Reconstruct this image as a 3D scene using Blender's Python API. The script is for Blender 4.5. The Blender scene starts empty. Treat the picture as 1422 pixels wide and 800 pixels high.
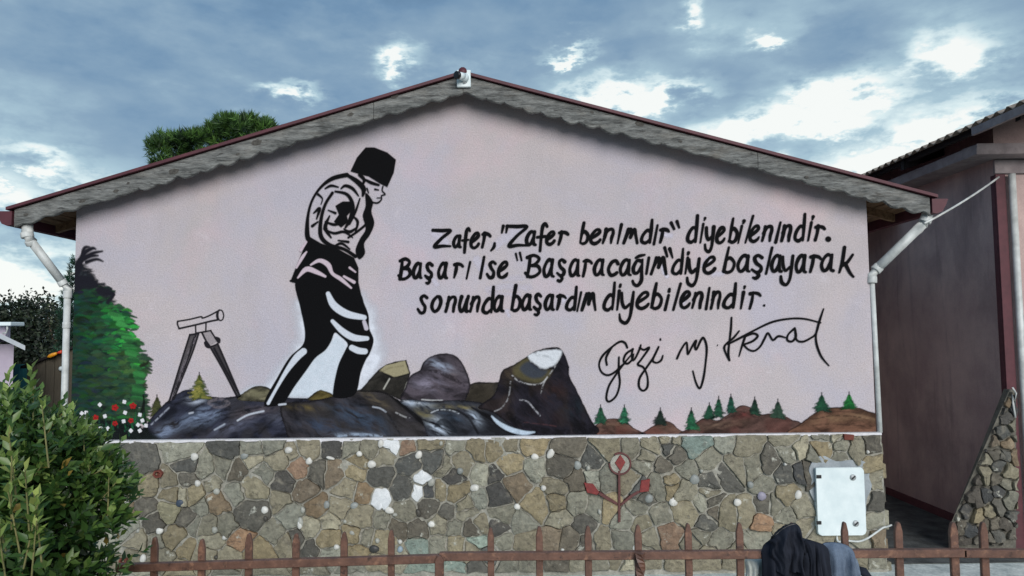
import bpy, bmesh, math, random
import numpy as np
from mathutils import Vector, Matrix
random.seed(7); rng = np.random.default_rng(7)
sc = bpy.context.scene
COL = sc.collection

# ---------------------------------------------------------------- camera
F = 1027.0
PITCH, ROLL = math.radians(3.7), math.radians(-0.6)
CAMZ = 1.9
cam_d = bpy.data.cameras.new('camera'); cam = bpy.data.objects.new('camera', cam_d); COL.objects.link(cam)
cam_d.sensor_width = 36; cam_d.lens = 36 * F / 1422; cam_d.clip_end = 2000; cam_d.clip_start = 0.05
CR = Matrix.Rotation(math.pi / 2 + PITCH, 3, 'X') @ Matrix.Rotation(ROLL, 3, 'Z')
cam.matrix_world = Matrix.Translation((0, 0, CAMZ)) @ CR.to_4x4()
sc.camera = cam

def P(px, py, Y):
    """world point where the sight line of a photo pixel meets the plane y = Y"""
    d = CR @ Vector(((px - 711) / F, -(py - 400) / F, -1))
    k = Y / d.y
    return Vector((d.x * k, Y, CAMZ + d.z * k))

CRn = np.array(CR)
def to_px(x, z, Y):
    v = np.stack([x, np.full_like(x, Y), z - CAMZ], -1) @ CRn
    return 711 + F * v[..., 0] / -v[..., 2], 400 - F * v[..., 1] / -v[..., 2]

# ---------------------------------------------------------------- sky, sun, exposure
def lin(c):
    c = c / 255.0
    return c / 12.92 if c <= .04045 else ((c + .055) / 1.055) ** 2.4
def C(r, g, b): return (lin(r), lin(g), lin(b))
def C4(r, g, b): return (lin(r), lin(g), lin(b), 1)

SUN_EL, SUN_AZ = 22, 16          # behind the camera, a little to its right
EXPO, CLOUD = 0.9, 0.545
world = bpy.data.worlds.new('World'); sc.world = world; world.use_nodes = True
def build_world():
    nt = world.node_tree; nt.nodes.clear(); N = nt.nodes.new; L = nt.links.new
    def M(op, a, b=None, c=None):
        n = N('ShaderNodeMath'); n.operation = op
        for i, v in enumerate((a, b, c)):
            if v is None: continue
            if isinstance(v, (int, float)): n.inputs[i].default_value = v
            else: L(v, n.inputs[i])
        return n.outputs[0]
    out = N('ShaderNodeOutputWorld')
    sky = N('ShaderNodeTexSky'); sky.sky_type = 'NISHITA'; sky.sun_disc = False
    sky.sun_elevation = math.radians(SUN_EL); sky.sun_rotation = math.radians(180 - SUN_AZ)
    b1 = N('ShaderNodeBackground'); b1.inputs[1].default_value = 0.05; L(sky.outputs[0], b1.inputs[0])
    tc = N('ShaderNodeTexCoord'); sep = N('ShaderNodeSeparateXYZ'); L(tc.outputs['Generated'], sep.inputs[0])
    x, y, z = sep.outputs
    az = M('ARCTAN2', x, y); el = M('ARCSINE', z)
    def vec(a, b, c=0.0):
        n = N('ShaderNodeCombineXYZ')
        for i, v in enumerate((a, b, c)):
            if isinstance(v, (int, float)): n.inputs[i].default_value = v
            else: L(v, n.inputs[i])
        return n.outputs[0]
    # stretched direction: clouds get flatter towards the horizon
    zz = M('MULTIPLY', z, 2.3)
    v0 = vec(x, y, zz)
    def noise(v, s, d=8, r=.58, dist=0.0, off=(0, 0, 0)):
        mp = N('ShaderNodeVectorMath'); mp.operation = 'ADD'; L(v, mp.inputs[0]); mp.inputs[1].default_value = off
        n = N('ShaderNodeTexNoise'); n.inputs['Scale'].default_value = s; n.inputs['Detail'].default_value = d
        n.inputs['Roughness'].default_value = r; n.inputs['Distortion'].default_value = dist
        L(mp.outputs[0], n.inputs['Vector']); return n.outputs[0]
    n1 = noise(v0, 2.6, 8, .55, .3, (3.1, 0, 1.7))
    n2 = noise(v0, 6.0, 9, .55, .1, (9.3, 4, 0))
    n3 = noise(v0, 18, 6, .6, .0, (1.3, 7, 2))
    # openings in the cloud deck: azimuth, elevation, radii, strength
    blobs = [(850, 120, 70, 16, .9), (920, 122, 60, 14, .9), (1180, 118, 80, 22, .95), (1120, 160, 110, 20, .9), (1000, 192, 120, 14, .7),
             (1085, 42, 22, 10, 1.0), (1350, 55, 55, 28, .6), (1400, 150, 80, 22, .8), (408, 106, 36, 13, .9), (566, 62, 26, 18, .9),
             (40, 208, 52, 20, 1.0), (5, 268, 60, 26, .8), (120, 232, 80, 20, .45), (800, 52, 26, 8, .7), (975, 8, 14, 16, .8), (1280, 205, 90, 16, .5),
             (-300, 100, 200, 60, .5), (1800, 60, 200, 50, .6), (60, 330, 160, 50, .35)]
    tot = None
    dx = M('MULTIPLY', M('SUBTRACT', n2, .5), .20); dy = M('MULTIPLY', M('SUBTRACT', n3, .5), .12)
    azd = M('ADD', az, dx); eld = M('ADD', el, M('ADD', dy, M('MULTIPLY', M('SUBTRACT', n2, .5), .09)))
    for px, py, rx, ry, s in blobs:
        a0 = math.atan((px - 711) / F); e0 = math.atan((463 - py) / F * math.cos(a0))
        u = M('DIVIDE', M('SUBTRACT', azd, a0), rx / F * .85); w = M('DIVIDE', M('SUBTRACT', eld, e0), ry / F)
        q = M('ADD', M('MULTIPLY', u, u), M('MULTIPLY', w, w))
        g = M('MULTIPLY', M('POWER', 2.718, M('MULTIPLY', q, -.8)), s)
        tot = g if tot is None else M('MAXIMUM', tot, g)
    # brightness value: broad cloud tone + wisps + openings modulated by fine noise
    fine = M('ADD', M('MULTIPLY', n2, .6), M('MULTIPLY', n3, .5))
    op = M('MULTIPLY', tot, M('ADD', M('MULTIPLY', M('SUBTRACT', fine, .5), 3.6), .42))
    base = M('ADD', M('MULTIPLY', M('SUBTRACT', n1, .5), 1.0), M('ADD', M('ADD', M('MULTIPLY', M('SUBTRACT', n2, .5), .95), M('MULTIPLY', M('SUBTRACT', n3, .5), .35)), .33))
    for px, py, rx, ry, s in [(1220, 200, 330, 85, .25), (900, 112, 120, 42, .20), (50, 290, 230, 110, .26), (620, 40, 120, 60, .14), (1000, 20, 200, 30, .12), (1350, 60, 120, 60, .16), (560, 180, 160, 60, .10)]:
        a0 = math.atan((px - 711) / F); e0 = math.atan((463 - py) / F * math.cos(a0))
        u = M('DIVIDE', M('SUBTRACT', azd, a0), rx / F * .85); w = M('DIVIDE', M('SUBTRACT', eld, e0), ry / F)
        base = M('ADD', base, M('MULTIPLY', M('POWER', 2.718, M('MULTIPLY', M('ADD', M('MULTIPLY', u, u), M('MULTIPLY', w, w)), -1.0)), s))
    low = M('MULTIPLY', M('SUBTRACT', .16, el), 1.2)
    low = M('MAXIMUM', low, 0.0)
    val = M('ADD', M('ADD', base, M('MAXIMUM', op, 0.0)), low)
    rmp = N('ShaderNodeValToRGB'); L(val, rmp.inputs[0])
    cr = rmp.color_ramp
    stops = [(0.0, C4(92, 124, 156)), (.28, C4(114, 147, 178)), (.5, C4(140, 168, 191)), (.72, C4(172, 200, 214)), (.9, C4(222, 240, 243)), (1.0, C4(250, 253, 250))]
    cr.elements[0].position, cr.elements[0].color = stops[0]
    cr.elements[1].position, cr.elements[1].color = stops[-1]
    for p, c in stops[1:-1]:
        e = cr.elements.new(p); e.color = c
    b2 = N('ShaderNodeBackground'); L(rmp.outputs[0], b2.inputs[0]); b2.inputs[1].default_value = CLOUD
    mx = N('ShaderNodeMixShader'); mx.inputs[0].default_value = .93
    L(b1.outputs[0], mx.inputs[1]); L(b2.outputs[0], mx.inputs[2]); L(mx.outputs[0], out.inputs[0])


build_world()
sun_d = bpy.data.lights.new('sun', 'SUN'); sun_d.energy = 1.5; sun_d.angle = math.radians(38); sun_d.color = (1, .955, .93)
sun = bpy.data.objects.new('sun', sun_d); COL.objects.link(sun)
se, sa = math.radians(SUN_EL), math.radians(SUN_AZ)
sdir = Vector((math.sin(sa) * math.cos(se), -math.cos(sa) * math.cos(se), math.sin(se)))
sun.rotation_euler = sdir.to_track_quat('Z', 'Y').to_euler()
sun.location = sdir * 30
sc.view_settings.view_transform = 'Standard'; sc.view_settings.look = 'None'
sc.view_settings.exposure = EXPO; sc.view_settings.gamma = 1
sc.cycles.transparent_max_bounces = 24

# ---------------------------------------------------------------- materials
MATS = {}
def mat(name, col=(.5, .5, .5), rough=.8, var=.25, scale=6, bump=.3, bscale=60, metal=0, col2=None, objcol=False, coat=0, spec=.5,
        stretch=(1, 1, 1), bdist=.004, fine=0.0, detail=6, speck=0, stain=None):
    m = bpy.data.materials.new(name); m.use_nodes = True; nt = m.node_tree; N = nt.nodes.new; L = nt.links.new
    b = nt.nodes['Principled BSDF']; b.inputs['Roughness'].default_value = rough; b.inputs['Metallic'].default_value = metal
    b.inputs['Specular IOR Level'].default_value = spec
    if coat: b.inputs['Coat Weight'].default_value = coat
    geo = N('ShaderNodeNewGeometry'); mp = N('ShaderNodeMapping'); mp.inputs['Scale'].default_value = stretch
    L(geo.outputs['Position'], mp.inputs['Vector'])
    nz = N('ShaderNodeTexNoise'); nz.inputs['Scale'].default_value = scale; nz.inputs['Detail'].default_value = detail
    nz.inputs['Roughness'].default_value = .62; L(mp.outputs[0], nz.inputs['Vector'])
    rm = N('ShaderNodeMapRange'); rm.inputs[1].default_value = .3; rm.inputs[2].default_value = .7; L(nz.outputs[0], rm.inputs[0])
    mx = N('ShaderNodeMix'); mx.data_type = 'RGBA'; L(rm.outputs[0], mx.inputs[0])
    if objcol:
        oi = N('ShaderNodeObjectInfo')
        d = N('ShaderNodeMix'); d.data_type = 'RGBA'; d.blend_type = 'MULTIPLY'; d.inputs[0].default_value = 1
        L(oi.outputs['Color'], d.inputs[6]); d.inputs[7].default_value = (1 - var, 1 - var, 1 - var * 1.1, 1)
        e = N('ShaderNodeMix'); e.data_type = 'RGBA'; e.blend_type = 'MULTIPLY'; e.inputs[0].default_value = 1
        L(oi.outputs['Color'], e.inputs[6]); e.inputs[7].default_value = (1 + var, 1 + var, 1 + var * .8, 1)
        e.clamp_result = False
        L(d.outputs[2], mx.inputs[6]); L(e.outputs[2], mx.inputs[7])
    else:
        c2 = col2 or tuple(min(1, c * (1 + var)) for c in col)
        c1 = col if col2 else tuple(c * (1 - var) for c in col)
        mx.inputs[6].default_value = (*c1, 1); mx.inputs[7].default_value = (*c2, 1)
    last = mx.outputs[2]
    if stain:
        for sc_, st_, lo, hi, amt, colr in stain:
            m2 = N('ShaderNodeMapping'); m2.inputs['Scale'].default_value = st_; L(geo.outputs['Position'], m2.inputs['Vector'])
            q = N('ShaderNodeTexNoise'); q.inputs['Scale'].default_value = sc_; q.inputs['Detail'].default_value = 6; q.inputs['Roughness'].default_value = .65; q.inputs['Distortion'].default_value = .4; L(m2.outputs[0], q.inputs['Vector'])
            qr = N('ShaderNodeMapRange'); qr.inputs[1].default_value = lo; qr.inputs[2].default_value = hi; qr.inputs[4].default_value = amt; L(q.outputs[0], qr.inputs[0])
            qx = N('ShaderNodeMix'); qx.data_type = 'RGBA'; L(qr.outputs[0], qx.inputs[0]); L(last, qx.inputs[6]); qx.inputs[7].default_value = (*colr, 1); last = qx.outputs[2]
    bn = N('ShaderNodeTexNoise'); bn.inputs['Scale'].default_value = bscale; bn.inputs['Detail'].default_value = 5
    bn.inputs['Roughness'].default_value = .6; L(mp.outputs[0], bn.inputs['Vector'])
    if fine:
        if speck:
            sn = N('ShaderNodeTexNoise'); sn.inputs['Scale'].default_value = speck; sn.inputs['Detail'].default_value = 4; sn.inputs['Roughness'].default_value = .7
            L(mp.outputs[0], sn.inputs['Vector']); sr = N('ShaderNodeMapRange'); sr.inputs[1].default_value = .63; sr.inputs[2].default_value = .70; sr.inputs[4].default_value = .75
            L(sn.outputs[0], sr.inputs[0]); sx = N('ShaderNodeMix'); sx.data_type = 'RGBA'; L(sr.outputs[0], sx.inputs[0]); L(last, sx.inputs[6]); sx.inputs[7].default_value = C4(190, 190, 176)
            last = sx.outputs[2]
        f = N('ShaderNodeMix'); f.data_type = 'RGBA'; f.blend_type = 'MULTIPLY'; f.inputs[0].default_value = 1
        r2 = N('ShaderNodeMapRange'); r2.inputs[1].default_value = .3; r2.inputs[2].default_value = .7
        r2.inputs[3].default_value = 1 - fine; r2.inputs[4].default_value = 1 + fine; L(bn.outputs[0], r2.inputs[0])
        cb = N('ShaderNodeCombineColor')
        for i in range(3): L(r2.outputs[0], cb.inputs[i])
        L(last, f.inputs[6]); L(cb.outputs[0], f.inputs[7]); last = f.outputs[2]
    L(last, b.inputs['Base Color'])
    if bump:
        bp = N('ShaderNodeBump'); bp.inputs['Strength'].default_value = bump; bp.inputs['Distance'].default_value = bdist
        L(bn.outputs[0], bp.inputs['Height']); L(bp.outputs[0], b.inputs['Normal'])
    m['ends'] = 1
    MATS[name] = m
    return m

WALLC = C(190, 172, 179)
mat('pink_plaster', C(182, 175, 176), .92, col2=C(195, 184, 184), scale=1.6, bump=.8, bscale=90, bdist=.006, fine=.15, detail=9,
    stain=[(9, (1, 1, 3), .60, .72, .25, C(160, 152, 156)), (.9, (1, 1, 1), .42, .62, .55, C(180, 178, 192)), (1.3, (1, 1, 1), .5, .7, .5, C(206, 182, 186)), (2.2, (2.5, 1, .6), .54, .8, .2, C(150, 144, 146)), (5, (1, 1, 1), .60, .74, .35, C(214, 206, 210))])
mat('neighbour_plaster', C(172, 148, 144), .92, col2=C(204, 180, 172), scale=2, bump=.7, bscale=90, bdist=.005, fine=.08,
    stain=[(1.4, (1, 1, .6), .48, .7, .5, C(112, 100, 100)), (3, (2.5, 2.5, .3), .55, .75, .4, C(90, 84, 82))])
mat('mortar', C(132, 131, 120), .95, col2=C(172, 170, 158), scale=14, bump=.9, bscale=45, bdist=.012, fine=.15)
mat('stone', objcol=True, var=.20, rough=.82, scale=16, bump=1.0, bscale=30, bdist=.018, fine=.24, detail=9, speck=9, stain=[(14, (1, 1, 2.2), .57, .64, .5, C(62, 58, 52)), (11, (1, 1, 1), .55, .7, .35, C(168, 160, 140))])
mat('pebble', objcol=True, var=.08, rough=.5, scale=40, bump=.2, bscale=80)
mat('dark_mortar', C(84, 82, 74), .95, col2=C(118, 115, 104), scale=14, bump=.9, bscale=45, bdist=.012, fine=.15)
mat('marble', C(196, 200, 200), .5, col2=C(226, 228, 226), scale=160, bump=.2, fine=.08)
mat('weathered_wood', C(60, 62, 60), .85, col2=C(142, 144, 140), scale=7, bump=1.0, bscale=26, stretch=(1, 4, 6), bdist=.01, fine=.22, detail=9,
    stain=[(6, (1.6, 1, 9), .56, .64, .7, C(46, 44, 42)), (4, (1, 1, 3), .52, .7, .45, C(150, 148, 140)), (3, (.7, 1, 2), .56, .7, .4, C(96, 84, 68))])
mat('soffit_wood', C(92, 66, 44), .85, col2=C(150, 120, 88), scale=8, bump=.5, bscale=40, stretch=(5, .8, 5), fine=.15)
mat('maroon_metal', C(72, 32, 40), .6, col2=C(92, 44, 52), scale=8, bump=.15, bscale=40)
mat('maroon_paint', C(76, 40, 46), .7, col2=C(94, 50, 56), scale=18, bump=.3, bscale=60)
mat('emblem_red', C(104, 38, 36), .65, col2=C(136, 50, 46), scale=40, bump=.4, bscale=80)
mat('emblem_line', C(82, 48, 46), .7, col2=C(104, 60, 56), scale=40, bump=.4, bscale=80)
mat('white_pvc', C(168, 172, 168), .45, col2=C(222, 226, 222), scale=7, stain=[(9, (1, 1, .25), .55, .75, .5, C(134, 132, 120))], bump=.05, bscale=30)
mat('white_paint', C(196, 196, 196), .7, col2=C(226, 224, 226), scale=30, bump=.4, bscale=60)
mat('white_box', C(206, 220, 220), .4, col2=C(230, 240, 238), scale=7, bump=.04, bscale=30)
mat('cement_patch', C(134, 142, 146), .95, col2=C(166, 172, 174), scale=14, bump=.8, bscale=40, bdist=.01)
mat('black_plastic', C(14, 14, 15), .4, var=.1, bump=.05)
mat('steel', C(140, 146, 146), .5, col2=C(180, 184, 184), scale=60, metal=.2, bump=.1)
mat('fence_rust', C(80, 57, 48), .5, col2=C(122, 89, 73), scale=20, stain=[(26, (1, 1, 1), .56, .66, .8, C(142, 106, 84)), (30, (1, 1, 1), .6, .68, .8, C(50, 38, 34))], bump=.5, bscale=120, bdist=.002, fine=.12)
mat('black_cloth', C(28, 32, 40), .95, col2=C(44, 48, 58), scale=16, bump=.6, bscale=260, bdist=.002, spec=.2)
mat('denim', C(84, 98, 116), .95, col2=C(116, 130, 146), scale=26, bump=.6, bscale=260, bdist=.002, fine=.15, spec=.2)
mat('pale_bag', C(176, 184, 176), .6, col2=C(206, 212, 204), scale=10, bump=.3, bscale=60)
mat('concrete', C(160, 172, 170), .9, col2=C(228, 236, 230), scale=9, bump=.7, bscale=40, bdist=.008, fine=.14, detail=9)
mat('soil', C(62, 56, 44), .95, col2=C(96, 88, 70), scale=6, bump=1, bscale=30, bdist=.02)
mat('asphalt', C(72, 72, 72), .9, col2=C(92, 92, 90), scale=3, bump=.6, bscale=60)
mat('ledge_concrete', C(128, 118, 118), .9, col2=C(160, 150, 148), scale=8, bump=.7, bscale=40, bdist=.008)
mat('corrugated', C(112, 96, 82), .8, col2=C(164, 152, 138), scale=10, bump=.5, bscale=40, fine=.15)
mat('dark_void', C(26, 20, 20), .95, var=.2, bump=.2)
mat('shed_board', C(74, 68, 56), .85, col2=C(90, 84, 70), scale=8, bump=.4, stretch=(8, 8, 1))
mat('teal_sheet', C(32, 92, 92), .6, col2=C(52, 122, 118), scale=6, bump=.3, stretch=(6, 6, .6))
mat('pale_wall', C(176, 166, 182), .9, col2=C(194, 184, 196), scale=4, bump=.4)
mat('pale_roof', C(168, 176, 182), .7, col2=C(196, 202, 204), scale=6, bump=.3)
mat('orange_plastic', C(232, 140, 20), .4, col2=C(246, 180, 40), scale=20, bump=0)
mat('red_plastic', C(214, 70, 30), .4, var=.1, bump=0)
mat('bark', C(70, 60, 48), .95, col2=C(104, 92, 76), scale=12, bump=1, bscale=30, bdist=.02, stretch=(4, 4, 1))
mat('twig', C(96, 100, 60), .8, col2=C(140, 136, 88), scale=12, bump=.3)
mat('clay', C(96, 48, 38), .85, col2=C(120, 64, 50), scale=30, bump=.4)

def leaf_mat(name, rough=.38, trans=.25):
    m = bpy.data.materials.new(name); m.use_nodes = True; nt = m.node_tree; N = nt.nodes.new; L = nt.links.new
    b = nt.nodes['Principled BSDF']; at = N('ShaderNodeAttribute'); at.attribute_name = 'leafcol'
    L(at.outputs['Color'], b.inputs['Base Color']); b.inputs['Roughness'].default_value = rough
    tr = N('ShaderNodeBsdfTranslucent'); L(at.outputs['Color'], tr.inputs[0])
    mx = N('ShaderNodeMixShader'); mx.inputs[0].default_value = trans
    L(b.outputs[0], mx.inputs[1]); L(tr.outputs[0], mx.inputs[2]); L(mx.outputs[0], nt.nodes['Material Output'].inputs[0])
    MATS[name] = m
leaf_mat('leaf'); leaf_mat('needle', .6, .12)

def paint_mat():
    m = bpy.data.materials.new('mural_paint'); m.use_nodes = True; nt = m.node_tree; N = nt.nodes.new; L = nt.links.new
    b = nt.nodes['Principled BSDF']; at = N('ShaderNodeAttribute'); at.attribute_name = 'paint'
    geo = N('ShaderNodeNewGeometry')
    bn = N('ShaderNodeTexNoise'); bn.inputs['Scale'].default_value = 90; bn.inputs['Detail'].default_value = 5; bn.inputs['Roughness'].default_value = .6
    L(geo.outputs['Position'], bn.inputs['Vector'])
    r2 = N('ShaderNodeMapRange'); r2.inputs[1].default_value = .3; r2.inputs[2].default_value = .7; r2.inputs[3].default_value = .9; r2.inputs[4].default_value = 1.1
    L(bn.outputs[0], r2.inputs[0]); cb = N('ShaderNodeCombineColor')
    for i in range(3): L(r2.outputs[0], cb.inputs[i])
    f = N('ShaderNodeMix'); f.data_type = 'RGBA'; f.blend_type = 'MULTIPLY'; f.inputs[0].default_value = 1
    L(at.outputs['Color'], f.inputs[6]); L(cb.outputs[0], f.inputs[7]); L(f.outputs[2], b.inputs['Base Color'])
    L(at.outputs['Alpha'], b.inputs['Alpha'])
    bp = N('ShaderNodeBump'); bp.inputs['Strength'].default_value = .6; bp.inputs['Distance'].default_value = .005
    L(bn.outputs[0], bp.inputs['Height']); L(bp.outputs[0], b.inputs['Normal'])
    b.inputs['Roughness'].default_value = .8; b.inputs['Specular IOR Level'].default_value = .12
    MATS['mural_paint'] = m
paint_mat()

# ---------------------------------------------------------------- object helpers
def link(name, me, m=None, parent=None, smooth=False):
    o = bpy.data.objects.new(name, me); COL.objects.link(o)
    if m: me.materials.append(MATS[m] if isinstance(m, str) else m)
    if parent: o.parent = parent
    if smooth:
        me.polygons.foreach_set('use_smooth', [True] * len(me.polygons))
    return o
def mk(name, V, Fc, m, parent=None, smooth=False):
    me = bpy.data.meshes.new(name); me.from_pydata([tuple(v) for v in V], [], Fc); me.update()
    return link(name, me, m, parent, smooth)
def bmobj(name, bm, m, parent=None, smooth=False):
    bmesh.ops.recalc_face_normals(bm, faces=bm.faces)
    me = bpy.data.meshes.new(name); bm.to_mesh(me); bm.free()
    return link(name, me, m, parent, smooth)
def thing(name, label, cat, group=None, loc=(0, 0, 0)):
    # parts are modelled in world coordinates; the Empty stays at its base
    o = bpy.data.objects.new(name, None); COL.objects.link(o); o.empty_display_size = .2
    o['label'] = label; o['category'] = cat
    if group: o['group'] = group
    return o
def tag(o, label, cat, group=None):
    o['label'] = label; o['category'] = cat
    if group: o['group'] = group
    return o
def kind(o, k): o['kind'] = k; return o
def add_box(bm, a, b, bev=0):
    a, b = Vector(a), Vector(b)
    r = bmesh.ops.create_cube(bm, size=1)
    vs = r['verts']
    bmesh.ops.scale(bm, vec=(b - a), verts=vs); bmesh.ops.translate(bm, vec=(a + b) / 2, verts=vs)
    if bev:
        es = list({e for v in vs for e in v.link_edges})
        bmesh.ops.bevel(bm, geom=es, offset=bev, segments=2, affect='EDGES', profile=.5)
def box(name, a, b, m, parent=None, bev=0):
    bm = bmesh.new(); add_box(bm, a, b, bev); return bmobj(name, bm, m, parent)
def add_tube(bm, pts, r, n=12, cap=True):
    pts = [Vector(p) for p in pts]; rings = []
    for i, p in enumerate(pts):
        t = (pts[min(i + 1, len(pts) - 1)] - pts[max(i - 1, 0)]).normalized()
        up = Vector((0, 0, 1)) if abs(t.z) < .9 else Vector((0, 1, 0))
        a = t.cross(up).normalized(); b = t.cross(a)
        rr = r[i] if isinstance(r, (list, tuple)) else r
        rings.append([bm.verts.new(p + (a * math.cos(q) + b * math.sin(q)) * rr) for q in [2 * math.pi * k / n for k in range(n)]])
    for A, B in zip(rings, rings[1:]):
        for k in range(n): bm.faces.new((A[k], A[(k + 1) % n], B[(k + 1) % n], B[k]))
    if cap: bm.faces.new(rings[0]); bm.faces.new(rings[-1])
def tube(name, pts, r, m, parent=None, n=12):
    bm = bmesh.new(); add_tube(bm, pts, r, n); return bmobj(name, bm, m, parent, True)
def prism(name, poly, y0, y1, m, parent=None, bev=0):
    """poly: list of (x,z); extruded from y0 to y1"""
    bm = bmesh.new(); n = len(poly)
    A = [bm.verts.new((x, y0, z)) for x, z in poly]; B = [bm.verts.new((x, y1, z)) for x, z in poly]
    bm.faces.new(A); bm.faces.new(B)
    for i in range(n): bm.faces.new((A[i], A[(i + 1) % n], B[(i + 1) % n], B[i]))
    if bev:
        es = [e for e in bm.edges if abs(e.verts[0].co.y - y0) < 1e-6 and abs(e.verts[1].co.y - y0) < 1e-6]
        bmesh.ops.bevel(bm, geom=es, offset=bev, segments=1, affect='EDGES')
    return bmobj(name, bm, m, parent)
def catmull(pts, step=6, closed=False):
    pts = [tuple(map(float, p)) for p in pts]
    if len(pts) < 3 and not closed: return pts
    out = []; n = len(pts)
    rngi = range(n) if closed else range(n - 1)
    for i in rngi:
        if closed: p0, p1, p2, p3 = pts[i - 1], pts[i], pts[(i + 1) % n], pts[(i + 2) % n]
        else: p0, p1, p2, p3 = pts[max(i - 1, 0)], pts[i], pts[i + 1], pts[min(i + 2, n - 1)]
        for k in range(step):
            t = k / step
            out.append(tuple(.5 * ((2 * b) + (-a + c) * t + (2 * a - 5 * b + 4 * c - d) * t * t + (-a + 3 * b - 3 * c + d) * t ** 3) for a, b, c, d in zip(p0, p1, p2, p3)))
    if not closed: out.append(pts[-1])
    return out

# ================================================================ GROUND
kind(mk('ground', [(-300, -60, 0), (300, -60, 0), (300, 500, 0), (-300, 500, 0)], [(0, 1, 2, 3)], 'soil'), 'structure')
def slabsheet(name, x0, x1, y0, y1, z, m):
    nx, ny = max(2, int((x1 - x0) / .25)), max(2, int((y1 - y0) / .25))
    V = []; Fc = []
    for j in range(ny + 1):
        for i in range(nx + 1):
            V.append((x0 + (x1 - x0) * i / nx, y0 + (y1 - y0) * j / ny, z + random.uniform(-.002, .002)))
    for j in range(ny):
        for i in range(nx):
            a = j * (nx + 1) + i; Fc.append((a, a + 1, a + nx + 2, a + nx + 1))
    return kind(mk(name, V, Fc, m, smooth=True), 'structure')
slabsheet('pavement', -3.9, 9, 3.2, 14.5, .02, 'concrete')
mat('dirty_darkened_concrete', C(46, 50, 50), .95, col2=C(96, 100, 98), scale=7, bump=.8, bscale=40, bdist=.01, fine=.2, detail=9)  # dirtier alley concrete, darkened further to cut light bounced onto the wall
slabsheet('alley_floor', 2.96, 4.31, 6.12, 10.4, .028, 'dirty_darkened_concrete')
slabsheet('road', -40, -4.4, -20, 60, .015, 'asphalt')

# ================================================================ HOUSE
YW = 6.0      # gable wall plane
YB = 5.80     # bargeboard front
YD = 5.95     # stone dado front
house = thing('gabled_house', 'low pink plastered gabled house with a mural of black lettering above a rubble stone base', 'house')
xl = P(102, 450, YW).x; xr = P(1210, 450, YW).x
ridge_x = P(643, 100, YB).x
A = P(643, 105, YB); Lp = P(20, 291, YB); Rp = P(1291, 274, YB)   # top edge of bargeboards
sL = (A.z - Lp.z) / (A.x - Lp.x); sR = (A.z - Rp.z) / (Rp.x - A.x)
def roofz(x): return A.z - (A.x - x) * sL if x < A.x else A.z - (x - A.x) * sR
DZ = P(600, 607, YW).z     # height of dado top
YBK = 13.5
gable = prism('gable_wall', [(xl, .0), (xr, .0), (xr, roofz(xr) - .03), (A.x, A.z - .03), (xl, roofz(xl) - .03)], YW, YW + .2, 'pink_plaster', house)
for x0, x1 in ((xl, xl + .2), (xr - .2, xr)):
    box('side_wall', (x0, YW + .2, 0), (x1, YBK, min(roofz(x0), roofz(x1)) - .03), 'pink_plaster', house)
prism('rear_wall', [(xl + .2, 0), (xr - .2, 0), (xr - .2, roofz(xr) - .1), (A.x, A.z - .03), (xl + .2, roofz(xl) - .1)], YBK - .2, YBK, 'pink_plaster', house)
# roof: deck + corrugated maroon sheet per slope
def roof_slope(xe, sgn):
    z0, z1 = A.z + .004, roofz(xe) + .004
    deck = [(A.x, z0 - .03), (xe, z1 - .03), (xe, z1), (A.x, z0)]
    prism('roof_deck', deck, YB + .03, YBK + .2, 'soffit_wood', house)
    # metal sheet, slightly ribbed along the slope
    n = 60; V = []; Fc = []
    xo = xe + sgn * .05; zo = z1 + (z1 - z0) / abs(xe - A.x) * .05
    for k in range(n + 1):
        y = YB - .03 + (YBK + .28 - YB) * k / n
        h = .008 * (k % 4 == 0)
        for (x, z) in ((A.x, z0), (xo, zo)):
            V += [(x, y, z + .003), (x, y, z + .019 + h)]
    for k in range(n):
        a = 4 * k; b = a + 4
        Fc += [(a + 1, b + 1, b + 3, a + 3), (a, a + 2, b + 2, b), (a + 2, a + 3, b + 3, b + 2)]
    Fc += [(0, 1, 3, 2), (4 * n, 4 * n + 2, 4 * n + 3, 4 * n + 1)]
    mk('roof_sheet', V, Fc, 'maroon_metal', house)
roof_slope(Lp.x, -1); roof_slope(Rp.x, 1)
bm = bmesh.new()
add_tube(bm, [(A.x, YB - .04, A.z + .022), (A.x, YBK + .3, A.z + .022)], .034, 10)
bmobj('ridge_cap', bm, 'maroon_metal', house, True)

# bargeboards: scalloped weathered planks
def barge(x0, x1, ph):
    n = max(8, int(abs(x1 - x0) / .018)); V = []; Fc = []
    hgt = .140
    per = .155
    for i in range(n + 1):
        x = x0 + (x1 - x0) * i / n; zt = roofz(x) - .002
        s = abs(math.sin(math.pi * (x + ph) / per + .3 * math.sin(x * 3.7) + .1 * math.sin(x * 11)))
        zb = zt - hgt - (.019 + .007 * math.sin(x * 2.3 + 1)) * s ** .8 + .012 + .005 * math.sin(x * 19 + 2) + .004 * math.sin(x * 37) + random.uniform(-.0015, .0015)
        wob = .003 * math.sin(x * 6)
        V += [(x, YB + wob, zt), (x, YB - .003 + wob, (zt + zb) / 2), (x, YB + wob, zb + .006), (x, YB + .008 + wob, zb), (x, YB + .028, zb), (x, YB + .028, zt)]
    for i in range(n):
        a = 6 * i; b = a + 6
        for k in range(6): Fc.append((a + k, a + (k + 1) % 6, b + (k + 1) % 6, b + k))
    Fc += [tuple(range(6)), tuple(range(6 * n, 6 * n + 6))]
    bm = bmesh.new(); vs = [bm.verts.new(v) for v in V]
    for f in Fc: bm.faces.new([vs[i] for i in f])
    return bmobj('bargeboard', bm, 'weathered_wood', house)
jl = P(519, 150, YB).x; jr = P(1052, 215, YB).x
mat('wood_knot', C(58, 56, 52), .9, col2=C(92, 90, 84), scale=60, bump=.6, bscale=90)
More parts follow.
